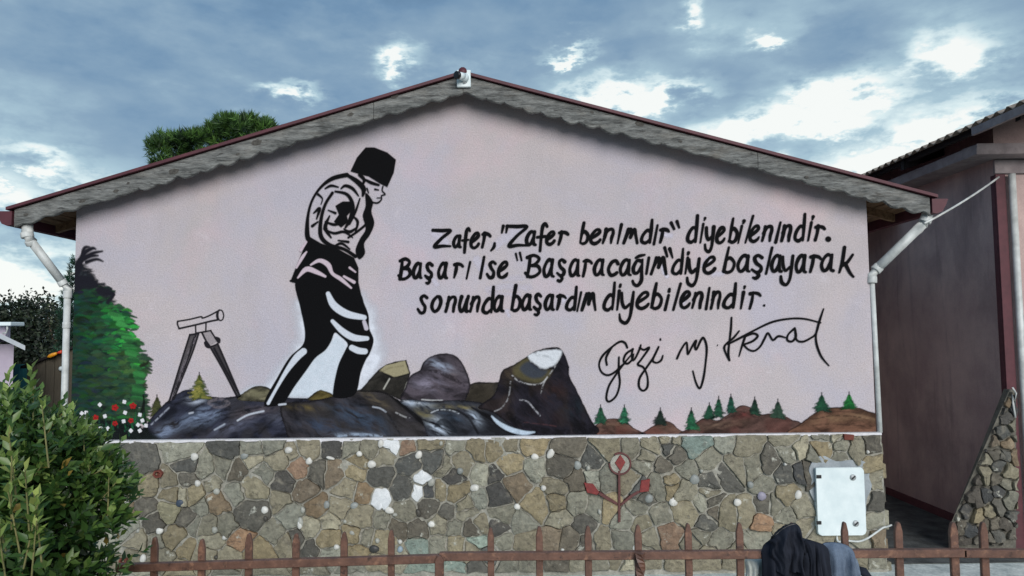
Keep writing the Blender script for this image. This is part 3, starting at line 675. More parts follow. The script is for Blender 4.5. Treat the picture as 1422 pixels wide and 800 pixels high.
for pts, rr in (([(106, 378), (112, 362), (124, 356), (136, 355)], [5, 3.6, 2.6, 1]), ([(110, 366), (117, 352), (128, 345), (133, 346)], [3.5, 3, 2.2, .8]), ([(116, 360), (128, 352), (142, 349)], [2.4, 2.2, 1]), ([(120, 364), (134, 360), (143, 363)], [2.4, 1.8, .7]),
                ([(114, 352), (118, 344), (124, 343)], [2, 2, 1]), ([(98, 392), (110, 370)], [6, 5]), ([(96, 400), (118, 392), (134, 396)], [9, 9, 3]), ([(140, 404), (156, 408), (157, 411)], [6, 3, 1.5]), ([(150, 420), (158, 409)], [3, 1.4])):
    cv.stroke(C(27, 27, 35), pts, rr, 1.3, .97)
for k in range(60):      # dabs carrying the bright tree's outline
    tt = r.random(); q = np.interp(tt, [0, .15, .35, .55, .75, 1], [150, 172, 182, 190, 201, 197]); y = 424 + 130 * tt; ln = r.uniform(3, 8)
    f = r.uniform(.2, .9) * (1 - .5 * tt); c = tuple(a_ * (1 - f) + b_ * f for a_, b_ in zip(C(20, 40, 32), C(70, 160, 80)))
    cv.stroke(c, [(q - ln - 6, y - r.uniform(0, 3)), (q - 2, y), (q + r.uniform(-3, 5), y + r.uniform(-1, 2.5))], [2, 1.8, .7], .8, .9)
for pts, c in (([(172, 436), (180, 438), (190, 441)], C(24, 70, 40)), ([(196, 508), (204, 505), (206, 501)], C(30, 34, 24)), ([(196, 575), (200, 560), (199, 548)], BLK), ([(204, 600), (201, 580), (200, 562)], C(20, 26, 24))):
    cv.stroke(c, pts, [2.4, 1.8, .7], .8, .9)
cv.sheet('painted_tree', 3)
cv = Canvas((92, 545, 240, 622))
dd = seg_d(cv.px, cv.py, [(90, 598), (150, 598), (200, 606), (225, 612)], [24, 16, 12, 3])
cv.put(np.array(C(18, 24, 24)) * (.6 + .8 * fbm(cv.px, cv.py, 9, 3, 6)[..., None]), np.clip((2 - dd) / 8, 0, 1) * .93)
for k in range(34):
    x = r.uniform(104, 200); y = r.uniform(585, 606); cv.stroke(C(34, int(r.uniform(70, 120)), 60), [(x, y), (x + r.uniform(-3, 3), y - r.uniform(6, 18))], [1, .5], .6, .7)
cv.sheet('painted_flower_bed', 4)
WH = [(139, 562), (173, 558), (146, 578), (114, 574), (120, 573), (114, 580.5), (121, 580), (140, 595), (150, 595), (174, 573), (172, 585), (182, 598), (194.5, 576), (198, 584), (192, 590), (203, 591), (194.5, 598), (127, 591)]
RD = [(160, 566, 5), (185, 563.6, 5), (133, 580, 4.6), (182, 584, 4), (160, 588, 4)]
for i, (x, y) in enumerate(WH):
    cv = Canvas((x - 6, y - 6, x + 6, y + 6), .0025)
    for k in range(4):
        q = k * math.pi / 2 + i; cv.stroke(C(216, 216, 218), [(x, y), (x + 1.5 * math.cos(q), y + 1.6 * math.sin(q))], 1.5, .5)
    cv.sheet('painted_flower', 5)
for i, (x, y, s_) in enumerate(RD):
    cv = Canvas((x - 8, y - 8, x + 8, y + 8), .0025)
    for k in range(5):
        q = k * 1.257 + i; cv.stroke(C(150 + 10 * (k % 3), 34, 34), [(x, y), (x + s_ * .6 * math.cos(q), y + s_ * .55 * math.sin(q))], s_ * .38, .5)
    cv.stroke(C(96, 20, 22), [(x - 1, y), (x + 1, y + .5)], .8, .6, .8)
    cv.sheet('painted_flower', 5)

# ---------------------------------------------------------------- painted telescope on its stand
def S(pts, sc_, ox, oy): return [(ox + a / sc_, oy + b / sc_) for a, b in pts]
TS = lambda p: S(p, 5.333, 230, 420)
cv = Canvas((228, 424, 340, 560), .003)
DK = C(30, 28, 32)
cv.poly(DK, TS([(180, 238), (245, 230), (200, 370), (62, 715), (24, 745)]), .8, .62)
cv.poly(DK, TS([(330, 325), (382, 305), (470, 500), (552, 700), (530, 706), (430, 500)]), .8, .72)
cv.poly(DK, TS([(270, 225), (335, 212), (385, 290), (330, 322)]), .8, .22)
for pts, w in (([(180, 240), (110, 460), (24, 742)], 1.5), ([(245, 232), (200, 370), (120, 570), (62, 715)], 1.3), ([(180, 240), (215, 235), (245, 228)], 1.6), ([(222, 245), (160, 430), (80, 640)], 1.0),
               ([(270, 225), (300, 285), (330, 330), (430, 505), (533, 705)], 1.6), ([(335, 210), (385, 290)], 1.3), ([(385, 305), (440, 430), (552, 695)], 1.6), ([(360, 340), (440, 490), (530, 650)], 1.8), ([(330, 328), (355, 322), (385, 308)], 1.2), ([(262, 222), (298, 215), (335, 208)], 1.2),
               ([(90, 140), (180, 125), (262, 106), (275, 116), (330, 95), (398, 58)], 1.25), ([(100, 194), (180, 176), (250, 160), (330, 140), (392, 128)], 1.6), ([(90, 140), (88, 160), (100, 192)], 1.3),
               ([(398, 56), (418, 62), (430, 92), (424, 124), (405, 134), (392, 120), (388, 92), (392, 66), (398, 56)], 1.0), ([(384, 70), (380, 98), (386, 126)], 1.6), ([(222, 168), (224, 226)], 1.1), ([(300, 150), (298, 216)], 1.2), ([(225, 226), (298, 216)], 1.0)):
    cv.stroke(DK, TS(pts), w * .62 + .2, .55, .95)
cv.stroke(DK, TS([(296, 300), (308, 318), (320, 330)]), [2.2, 3, 2], .6); cv.stroke(DK, TS([(372, 262), (392, 275), (396, 295)]), [1.6, 2.6, 1.6], .6)
for k in range(50):
    tt = r.random(); x = 215 - 160 * tt + r.uniform(-14, 14); y = 250 + 440 * tt; cv.stroke(C(150, 140, 148) if r.random() < .35 else DK, TS([(x, y), (x - 14, y + 42)]), .4, .5, .5)
cv.sheet('painted_telescope', 3)

# ---------------------------------------------------------------- stencilled walking man (a plain stand-in figure)
cv = Canvas((358, 200, 560, 575), .0035)
def bp(pts, sm=True, c=BLK, op=1): cv.poly(c, pts, .6, op, smooth=sm)
def st(pts, w, c=BLK, op=1): cv.stroke(c, pts, w, .6, op)
SK = C(196, 180, 188); WT = C(200, 206, 214)
# legs, boots
bp([(411, 391), (440, 394), (472, 400), (499, 407), (506, 422), (512, 438), (513, 456), (519, 472), (514, 490), (508, 500), (501, 518), (496, 542), (486, 551), (466, 552), (463, 542), (470, 508), (480, 486), (483, 477), (472, 466), (465, 462), (460, 474), (452, 486), (438, 497), (425, 515), (409, 537), (397, 556), (388, 562), (370, 564), (369, 554), (384, 527), (402, 497), (420, 480), (424, 466), (422, 448), (417, 425)], True)
st([(456, 408), (464, 424), (482, 436), (506, 441)], [3, 5, 5, 3.4], WT); st([(462, 446), (476, 460), (492, 469), (510, 470)], [2.5, 4.2, 4.6, 3], WT)
st([(489, 483), (498, 487), (507, 488)], [4, 4.4, 4], WT); st([(422, 488), (412, 497), (398, 516), (384, 540), (373, 560)], [4.5, 4.6, 3, 2, 2.2], WT); st([(388, 562), (397, 561)], 1.4, WT, .8)
st([(506, 447), (509, 456)], [2.6, 3], C(186, 180, 190))
# coat hem, belt and folds
bp([(429, 328), (446, 338), (470, 346), (492, 358), (498, 372), (498, 392), (503, 414), (486, 408), (462, 402), (438, 397), (404, 390), (411, 372), (420, 350)], False)
st([(414, 386), (426, 374), (440, 378), (452, 384)], [1, 3.4, 3, 1.6], SK); st([(432, 368), (444, 362), (456, 368), (462, 380), (474, 388), (488, 400)], [1.2, 2.6, 3.4, 2.2, 2.6, 1.2], SK); st([(412, 372), (420, 358), (426, 350)], [1.2, 2.2, 1], SK); st([(486, 372), (494, 378)], [1.6, 1], SK)
st([(478, 384), (492, 392)], [1.5, 2.2], SK); st([(418, 348), (426, 336)], [2, 1.2], SK)
st([(404, 390), (436, 398), (466, 404), (492, 416)], 1.4)
# back and shoulders
st([(482, 243), (462, 248), (446, 260), (434, 278), (428, 300), (427, 326), (431, 336)], [3, 2.8, 1.8, 1.6, 2, 3.4, 3])
st([(482, 243), (496, 252), (505, 262), (504, 272)], [2, 3.4, 3.6, 1.5])
# sleeve
st([(462, 268), (452, 284), (446, 306), (446, 328), (458, 340), (478, 346), (494, 356)], [2, 2, 2.4, 3, 2.6, 2.2, 2.4])
st([(466, 266), (482, 270), (490, 284), (488, 302), (480, 316)], [1.4, 2.2, 2.6, 3.2, 1.4])
bp([(466, 286), (476, 280), (488, 280), (489, 292), (482, 300), (484, 308), (474, 316), (464, 308), (471, 298)], False)
st([(452, 308), (464, 312), (474, 310)], [1, 2, .8]); st([(450, 318), (464, 324), (478, 322), (490, 330)], [1, 1.8, 1.8, .8]); st([(456, 292), (466, 296)], [.8, 1.8]); st([(470, 334), (484, 336)], [1, 1.8])
# chest, lapel and front edge
bp([(508, 268), (518, 280), (516, 294), (520, 310), (514, 326), (506, 338), (507, 352), (499, 360), (494, 348), (500, 332), (508, 318), (504, 300), (508, 286)], True)
st([(500, 276), (494, 294), (486, 312)], [1, 1.6, .7])
# bent forearm and mitt-like glove in front
st([(484, 330), (496, 322), (508, 312), (516, 302)], [1.4, 1.6, 1.6, 1.2])
for pts, w in (([(436, 296), (444, 290), (440, 304)], [1, 2.4, 1]), ([(434, 314), (442, 308)], [2, 1]), ([(458, 300), (452, 316), (460, 330)], [1, 2.8, 1.2]), ([(478, 318), (486, 322), (496, 316)], [1, 2.2, 1]), ([(462, 344), (474, 338), (486, 346)], [1, 1.8, 1]),
               ([(474, 262), (480, 258), (490, 262), (498, 272)], [1, 2, 2.2, 1]), ([(490, 300), (497, 308), (494, 322)], [1, 2, 1]), ([(442, 270), (448, 276), (446, 284)], [1.8, 1, .6]), ([(430, 346), (444, 350), (456, 358)], [2.2, 2.6, 2]), ([(452, 262), (460, 258), (470, 260)], [1, 1.8, 1])):
    st(pts, w)
# hat, head in profile with simple beardless face
bp([(487, 238), (496, 219), (508, 205), (520, 205), (538, 212), (550, 222), (547, 240), (538, 260), (528, 255), (512, 245), (500, 242)], False)
st([(500, 243), (506, 250), (503, 258)], [2.6, 2.2, 1]); st([(508, 250), (516, 254), (526, 257)], [1.6, 2.2, 1.6])
st([(532, 259), (531, 265), (535, 270), (530, 272), (530, 277), (524, 282), (514, 280)], [1, .9, 1, .9, .9, 1.2, 1]); st([(521, 263), (526, 264)], [1.3, .8]); st([(510, 262), (512, 268)], [1.2, .8]); st([(524, 275), (529, 275)], .7)
cv.sheet('painted_walking_man', 12)

# ---------------------------------------------------------------- brush lettering: strokes in a unit box (u right, v down)
G = {
 'Z': [[(0, .05), (.5, .07), (1, .08), (.5, .52), (.1, 1), (.55, .97), (1, .98)]],
 'a': [[(.86, .12), (.6, .0), (.3, .2), (.08, .6), (.2, .95), (.5, .9), (.78, .5)], [(.9, .02), (.8, .55), (.82, .9), (1, .98)]],
 'f': [[(1, .1), (.8, .0), (.55, .12), (.4, .5), (.28, 1)], [(0, .5), (.8, .47)]],
 'e': [[(.12, .62), (.55, .42), (.88, .2), (.8, .02), (.5, .08), (.15, .45), (.1, .85), (.4, 1), (.75, .88), (.92, .72)]],
 'r': [[(.35, .02), (.25, .5), (.05, 1)], [(.1, .1), (.45, .05), (.8, .1), (1, .22)]],
 'b': [[(.5, 0), (.3, .4), (.05, .95)], [(.28, .5), (.62, .42), (.98, .62), (.8, .9), (.4, 1), (.05, .95)]],
 'n': [[(.3, .05), (.2, .5), (0, 1)], [(.12, .5), (.5, .1), (.85, .05), (.92, .3), (.78, .65), (.72, 1)]],
 'm': [[(.35, .05), (.2, .5), (0, 1)], [(.22, .5), (.5, .05), (.55, .3), (.5, .65)], [(.5, .6), (.8, .05), (.9, .5), (1, 1)]],
 'd': [[(.98, 0), (.9, .45), (.78, .98)], [(.85, .5), (.55, .45), (.15, .68), (.05, .92), (.4, 1), (.78, .85)]],
 'y': [[(.2, .05), (.22, .35), (.4, .52), (.7, .4)], [(.95, .02), (.85, .4), (.72, .8), (.45, 1), (.12, .92), (.05, .72)]],
 's': [[(.95, .12), (.65, .0), (.35, .15), (.5, .42), (.75, .65), (.65, .95), (.3, 1), (.02, .78)]],
 'S': [[(.95, .1), (.6, .0), (.3, .12), (.45, .34), (.85, .5), (.8, .68), (.45, .74), (.05, .62)], [(.5, .76), (.65, .88), (.4, 1), (.15, .97)]],
 'o': [[(.6, .0), (.2, .3), (.05, .7), (.3, 1), (.7, .85), (.97, .4), (.85, .06), (.6, .0)]],
 'u': [[(.3, .02), (.08, .6), (.2, .97), (.5, .85), (.85, .2)], [(.98, .0), (.8, .5), (.75, .95), (.95, .98)]],
 'c': [[(.95, .22), (.75, .02), (.35, .15), (.05, .6), (.25, .97), (.6, .95), (.85, .82)]],
 'B': [[(.35, .03), (.28, .5), (.15, 1)], [(.15, .1), (.6, .0), (.95, .15), (.7, .4), (.3, .48)], [(.35, .48), (.85, .5), (1, .75), (.7, .95), (.3, 1), (.02, .82)]],
 'g': [[(.8, .05), (.45, .04), (.1, .3), (.15, .5), (.5, .5), (.85, .25)], [(.95, .0), (.88, .45), (.85, .8), (.5, 1), (.15, .95), (.02, .82)]],
 'k': [[(.4, 0), (.25, .5), (.05, .85)], [(.95, .25), (.6, .5), (.28, .62)], [(.45, .55), (.75, .85), (1, 1)]],
}
Wd = [
 [('Z', 600, 627, 317, 344), ('a', 628, 641, 326, 345), ('f', 641, 654, 316, 352), ('e', 652, 667, 322, 346), ('r', 668, 682, 322, 345), ([(687, 338), (686, 343), (682, 348)],)],
 [([(699, 314), (697, 323)],), ([(704.5, 314), (703, 323)],), ('Z', 703, 733, 311, 343), ('a', 729, 745, 320, 342), ('f', 745, 761, 309, 350), ('e', 757, 772, 320, 341), ('r', 774, 790, 320, 341)],
 [('b', 804, 818, 308, 340), ('e', 818, 836, 317, 340), ('n', 836, 854, 316, 339), ([(863, 312), (857.6, 338)],), ('m', 865, 886, 316, 339), ('d', 889, 907, 304, 339), ([(913, 313), (908, 339)],), ('r', 915, 930, 316, 338), ([(932, 309.6), (936, 318)],), ([(940, 307.6), (943, 316)],)],
 [('d', 953, 970, 298, 338), ([(979, 303), (978, 306)],), ([(976.6, 311), (972.4, 337)],), ('y', 977, 993, 313, 351), ('e', 993, 1008, 314, 339), ('b', 1011, 1025, 302, 338), ([(1033, 307), (1032, 310)],), ([(1030, 314), (1025, 337.6)],), ([(1045.6, 300), (1035, 337)],), ('e', 1039, 1056, 312, 337), ('n', 1057, 1074, 312, 336), ([(1083.6, 309), (1077, 336.4)],), ('n', 1084, 1100, 311, 336), ('d', 1102, 1119, 296, 336), ([(1129, 301), (1128, 305)],), ([(1126.6, 309), (1122, 334)],), ('r', 1130, 1146, 312, 335), ([(1149.6, 332), (1150.2, 332.3)], 3.4)],
 [('B', 552, 571, 358, 389), ('a', 572, 587, 364, 388), ('S', 589, 602, 364, 395), ('a', 607, 622, 364, 388), ('r', 629, 644, 364, 387), ([(653, 364), (648, 387)],)],
 [([(672.4, 357), (667, 386)],), ('s', 675, 690, 362, 387), ('e', 690, 707, 362, 387)],
 [([(716.4, 352.4), (718.5, 361.6)],), ([(722, 351), (724.4, 361.6)],), ('B', 728, 751, 353, 386), ('a', 753, 770, 359, 386), ('S', 772, 786, 359, 392), ('a', 789, 806, 359, 385), ('r', 808, 823, 359, 385), ('a', 823, 840, 359, 384), ('c', 843, 860, 360, 384), ('a', 859, 877, 359, 384), ('g', 877, 894, 359, 398), ([(883, 358), (888, 355.4), (895, 354)],), ([(901, 358), (897.6, 380)],), ('m', 903, 926, 355, 382), ([(923, 344), (926.4, 356)],), ([(930, 345.6), (934, 358)],)],
 [('d', 932, 950, 344, 382), ([(956, 351), (955.4, 353)],), ([(955, 358), (951.6, 380)],), ('y', 952, 973, 357, 398), ('e', 975, 995, 355, 381)],
 [('b', 1003, 1021, 342, 380), ('a', 1022, 1042, 353, 379), ('S', 1042, 1060, 353, 388), ([(1072, 344), (1063.6, 380)],), ('a', 1069, 1086, 353, 379), ('y', 1082, 1103, 353, 397), ('a', 1103, 1120, 353, 380), ('r', 1123, 1141, 353, 379), ('a', 1138, 1158, 352, 378), ('k', 1163, 1186, 342, 386)],
 [('s', 579, 595, 409, 436), ('o', 598, 614, 410, 434), ('n', 618, 635, 410, 434), ('u', 636, 652, 410, 434), ('n', 652, 668, 410, 434), ('d', 669, 687, 397, 436), ('a', 684, 700, 410, 434)],
 [('b', 709, 724, 395, 433), ('a', 723, 739, 408, 432), ('S', 740, 753, 407, 439), ('a', 755, 770, 408, 432), ('r', 772, 787, 408, 431), ('d', 785, 802, 397, 432), ([(807, 406), (801.6, 432)],), ('m', 807, 828, 405, 432)],
 [('d', 837, 855, 391, 432), ([(861.6, 395.5), (861, 398)],), ([(860, 404), (857, 430)],), ('y', 858, 882, 403, 450), ('e', 882, 903, 404, 430), ('b', 903, 920, 392, 430), ([(929.6, 401.5), (929, 404.5)],), ([(928.4, 410), (923.6, 430)],), ([(945, 394), (935, 430)],), ('e', 943, 960, 403, 429), ('n', 960, 977, 404, 429), ([(985, 400), (980.4, 429)],), ('n', 986, 1002, 403, 430), ('d', 1003, 1023, 392, 429), ([(1034, 398), (1033.4, 400.5)],), ([(1032.4, 406), (1028.6, 428.4)],), ('r', 1039, 1057, 404, 430), ([(1061, 424.3), (1061.3, 424.9)], 1.9)],
]
for iw, wd in enumerate(Wd):
    st_ = []
    for g in wd:
        if isinstance(g[0], str):
            ch, x0, x1, y0, y1 = g; w = 2.4
            for s_ in G[ch]:
                st_.append(([(x0 + 1.2 + u * (x1 - x0 - 2.4), y0 + 1.6 + v * (y1 - y0 - 3.2)) for u, v in s_], w))
        else:
            st_.append((list(g[0]), g[1] if len(g) > 1 else 2.25))
    xs = [p[0] for s_, _ in st_ for p in s_]; ys = [p[1] for s_, _ in st_ for p in s_]
    cv = Canvas((min(xs) - 6, min(ys) - 6, max(xs) + 6, max(ys) + 6), .003)
    for pts, w in st_:
        n = len(pts); R = [w * random.uniform(.86, 1.15) for _ in pts]
        if w < 3: R[0] *= random.uniform(.7, 1.1); R[-1] *= random.uniform(.55, 1.0)
        cv.stroke(BLK, pts, R, .5)
    cv.sheet('painted_word', 11)
SG = lambda p: S(p, 4.182, 820, 420)
sig = [[[(213, 262), (200, 235), (170, 228), (120, 262), (70, 310), (50, 360), (65, 405), (100, 422), (140, 405), (180, 368), (205, 350)], [(95, 362), (90, 325), (105, 290), (125, 262)],
        [(165, 318), (164, 400), (170, 470), (150, 540), (110, 575), (92, 555), (105, 490), (140, 430), (190, 360), (240, 300)],
        [(240, 274), (205, 300), (192, 340), (215, 355), (242, 330), (250, 300)], [(246, 270), (240, 300), (245, 335), (262, 320), (285, 270), (292, 247)], [(285, 262), (310, 275), (340, 264), (295, 330), (275, 360), (308, 378), (330, 430), (330, 490), (305, 512), (282, 490), (285, 440), (320, 385), (365, 320), (395, 262)],
        [(395, 258), (368, 315), (362, 340), (385, 350), (410, 335), (420, 308)], [(405, 212), (406, 218)]],
       [[(502, 325), (525, 275), (556, 232), (562, 275), (566, 300), (590, 255), (612, 222), (606, 255), (615, 272), (640, 220), (657, 206), (674, 260), (668, 350), (655, 440), (635, 498), (612, 465), (594, 398)], [(737, 246), (736, 252)]],
       [[(818, 88), (815, 150), (806, 230), (800, 290), (806, 335)], [(806, 335), (785, 295), (776, 262), (790, 238), (830, 205), (862, 166)], [(798, 242), (870, 205), (950, 162), (1050, 115), (1150, 95), (1240, 95), (1335, 118)],
        [(895, 205), (880, 250), (862, 312)], [(885, 245), (940, 225), (970, 195), (945, 180), (900, 198)], [(888, 245), (915, 272), (950, 281), (985, 255), (1010, 210), (1030, 178), (1058, 218), (1090, 196), (1135, 205)],
        [(1185, 150), (1148, 185), (1142, 218), (1170, 226), (1192, 195), (1184, 148)], [(1188, 160), (1195, 215), (1230, 228), (1275, 208), (1308, 180), (1328, 110), (1352, 38)], [(1325, 115), (1308, 190), (1314, 250), (1340, 315), (1383, 367)]]]
for w in sig:
    P_ = [SG(s_) for s_ in w]; xs = [p[0] for s_ in P_ for p in s_]; ys = [p[1] for s_ in P_ for p in s_]
    cv = Canvas((min(xs) - 6, min(ys) - 6, max(xs) + 6, max(ys) + 6), .003)
    for s_ in P_:
        R = [random.uniform(1.25, 1.7) for _ in s_]
        if len(s_) == 2: R = [1.2 if s_[0][0] < 990 else .6] * 2
        else: R[-1] *= .7
        cv.stroke(BLK, s_, R, .45, 1, True, 6)
    cv.sheet('painted_signature', 11)


# ---------------------------------------------------------------- rubble stone dado
dxr = P(1225, 650, YD).x
def mortar_block(name, x0, x1, z0, z1, y0, y1, par):
    # lumpy mortar face: a displaced grid, closed to a block behind
    nx, nz = int((x1 - x0) / .016), int((z1 - z0) / .016); X, Z = np.meshgrid(np.linspace(x0, x1, nx + 1), np.linspace(z0, z1, nz + 1))
    Y = y0 - .010 - (fbm(X, Z, .09, 3, 71) - .5) * .030 - (fbm(X, Z, .022, 2, 72) - .5) * .008
    V = np.stack([X, Y, Z], -1).reshape(-1, 3).tolist(); w = nx + 1
    Fc = [(j * w + i, j * w + i + 1, (j + 1) * w + i + 1, (j + 1) * w + i) for j in range(nz) for i in range(nx)]
    rim = [i for i in range(w)] + [j * w + nx for j in range(1, nz + 1)] + [nz * w + i for i in range(nx - 1, -1, -1)] + [j * w for j in range(nz - 1, 0, -1)]
    b0 = len(V)
    for i in rim: V.append([V[i][0], y1, V[i][2]])
    n = len(rim)
    for k in range(n): Fc.append((rim[k], rim[(k + 1) % n], b0 + (k + 1) % n, b0 + k))
    Fc.append(tuple(range(b0, b0 + n)))
    return mk(name, V, Fc, 'mortar', par)
dado = mortar_block('stone_dado', xl - .03, dxr, 0, DZ, YD, YW - .0015, house)
SC = {'g': (130, 126, 110), 'G': (92, 89, 81), 't': (142, 130, 102), 'b': (122, 104, 82), 'o': (148, 114, 88), 'l': (150, 147, 130), 'm': (136, 150, 140), 'w': (206, 212, 212), 'k': (76, 74, 70), 'y': (146, 136, 104)}
SC = {k: (tuple(c * .78 + m_ * .22 for c, m_ in zip(v, (118, 116, 106))) if k in 'tboy' else v) for k, v in SC.items()}
SW = {}
seeds = []
def sd(ox, txt):
    for tok in txt.split():
        a, b, c = tok.split(','); seeds.append((ox + float(a) / 3.81, 590 + float(b) / 3.81, c))
sd(140, "70,135,g 110,165,g 250,125,l 440,140,l 580,140,g 675,140,G 805,118,g 925,108,g 45,195,l 205,215,G 320,195,g 450,215,G 560,225,l 655,220,g 720,240,G 810,190,l 945,175,g 90,265,l 370,290,g 460,290,G 235,320,t 855,250,g 590,310,g 380,365,t 85,350,l 500,360,t 715,355,g 860,335,G 975,305,k 250,435,G 370,445,y 280,515,G 535,435,g 630,410,b 465,490,G 790,450,G 970,395,G 110,460,b 400,590,t 570,530,g 665,525,g 740,600,o 835,560,G 925,575,g 1010,495,g 160,540,l 200,610,g 300,620,g 590,600,l 455,650,t 990,620,g 330,705,g 560,690,g 690,710,g 840,680,t 960,740,G 180,690,g 250,770,l 400,770,t 660,780,g 850,760,g -60,560,l -60,680,g -90,440,g 10,400,l -80,300,g -60,180,l -110,120,g 0,500,g 20,640,l 0,760,g 100,740,g -100,760,g")
sd(400, "60,230,o 30,150,g 115,120,g 230,120,k 340,110,g 430,115,g 545,95,w 640,108,o 745,92,t 880,110,g 1005,125,t 160,240,G 240,245,b 350,245,t 370,185,t 500,165,g 645,210,G 755,175,G 500,265,G 830,220,g 925,185,g 1020,250,l 85,340,b 195,345,g 310,335,g 385,365,b 150,435,b 285,430,g 498,385,w 612,335,G 712,290,w 695,350,w 800,355,t 895,355,t 1010,385,l 30,480,l 385,500,g 625,445,g 750,420,G 845,450,G 950,465,g 110,545,l 220,510,l 490,510,g 580,545,G 690,545,G 880,540,g 1020,530,g 285,555,G 215,600,t 405,590,g 40,610,G 110,640,G 370,655,t 500,610,t 680,640,m 815,640,g 900,630,t 1000,620,m 230,680,l 480,740,g 690,750,m 900,750,m 350,750,g 150,750,g 1010,740,G 590,700,l 750,350,k")
sd(660, "95,120,t 180,88,g 300,95,t 490,110,G 598,95,l 700,115,t 825,75,l 820,125,g 935,110,g 1030,75,g 1040,130,G 170,200,t 320,230,l 450,210,G 540,210,G 625,195,G 690,280,g 820,290,g 885,215,g 1000,205,G 1030,310,t 220,320,b 515,290,G 420,330,g 335,425,t 525,410,g 630,430,g 710,440,t 960,325,g 860,430,g 975,470,g 50,530,g 150,470,g 245,510,g 440,490,g 560,530,G 720,555,g 870,510,t 780,490,l 140,610,g 270,625,g 410,590,b 520,600,l 660,620,g 1010,580,o 930,610,g 790,610,g 170,740,g 290,730,g 420,740,G 540,730,g 660,740,g 790,740,l 920,720,g 60,700,G")
sd(920, "50,75,g 150,90,m 60,140,G 330,90,l 450,110,g 540,90,l 650,75,g 760,85,l 850,65,g 915,60,l 240,200,g 130,240,g 385,215,g 475,210,g 570,190,G 665,150,g 780,165,g 850,115,t 935,105,g 925,160,g 1010,110,g 1105,95,G 1120,205,t 325,270,G 45,320,t 640,260,G 720,235,k 540,310,g 640,365,t 395,330,G 240,350,g 120,355,g 325,395,g 590,420,g 15,440,l 130,460,t 275,450,G 205,410,l 440,450,g 525,500,o 725,445,g 650,490,g 210,530,G 340,520,G 290,610,g 510,610,g 630,560,g 1120,300,g 1130,410,G 1130,510,l 1130,600,b 740,550,g 800,590,g 900,610,g 150,630,g 60,720,g 240,720,g 380,720,g 500,740,g 620,730,g 1060,620,l 1130,690,g 1010,700,g 780,720,g 900,720,g")
def clip(poly, nx, ny, c):
    out = []
    for i in range(len(poly)):
        a, b = poly[i], poly[(i + 1) % len(poly)]; da, db = a[0] * nx + a[1] * ny - c, b[0] * nx + b[1] * ny - c
        if da <= 0: out.append(a)
        if (da < 0) != (db < 0): t = da / (da - db); out.append((a[0] + (b[0] - a[0]) * t, a[1] + (b[1] - a[1]) * t))
    return out
def cells(seeds, bound):
    res = []
    SWt = [random.uniform(-.055, .055) for _ in seeds]
    for i, s in enumerate(seeds):
        poly = list(bound)
        for j, q in enumerate(seeds):
            if i == j: continue
            dx, dy = q[0] - s[0], q[1] - s[1]; L = math.hypot(dx, dy)
            if L > 70 or L < .01: continue
            k = {'l': .0}.get('x', 0); ww = {'G': .02, 't': .03, 'g': 0, 'l': 0, 'w': -.03}.get(s[2], 0) - {'G': .02, 't': .03, 'w': -.03}.get(q[2], 0)
            ww += SWt[i] - SWt[j]
            mx, my = s[0] + dx * (.5 + ww), s[1] + dy * (.5 + ww)
            poly = clip(poly, dx, dy, mx * dx + my * dy)
            if len(poly) < 3: break
        res.append(poly)
    return res
def inset(poly, g):
    a = sum(poly[i][0] * poly[(i + 1) % len(poly)][1] - poly[(i + 1) % len(poly)][0] * poly[i][1] for i in range(len(poly)))
    s = 1 if a > 0 else -1; out = list(poly); n = len(poly)
    for i in range(n):
        (x0, y0), (x1, y1) = poly[i], poly[(i + 1) % n]; L = math.hypot(x1 - x0, y1 - y0)
        if L < 1e-6: continue
        nx, ny = s * (y1 - y0) / L, -s * (x1 - x0) / L; out = clip(out, nx, ny, nx * x0 + ny * y0 - g * random.uniform(.4, 1.6))
        if len(out) < 3: return []
    return out
def merge_close(p, e):
    out = []
    for q in p:
        if not out or math.hypot(q[0] - out[-1][0], q[1] - out[-1][1]) > e: out.append(q)
    while len(out) > 3 and math.hypot(out[0][0] - out[-1][0], out[0][1] - out[-1][1]) < e: out.pop()
    return out
def warp(x, y):
    a, b = np.array([x * 1.0]), np.array([y * 1.0])
    return (x + float(fbm(a, b, 15, 2, 41)[0] - .5) * 7 + float(fbm(a, b, 5, 1, 43)[0] - .5) * 2.2, y + float(fbm(a, b, 15, 2, 57)[0] - .5) * 7 + float(fbm(a, b, 5, 1, 59)[0] - .5) * 2.2)
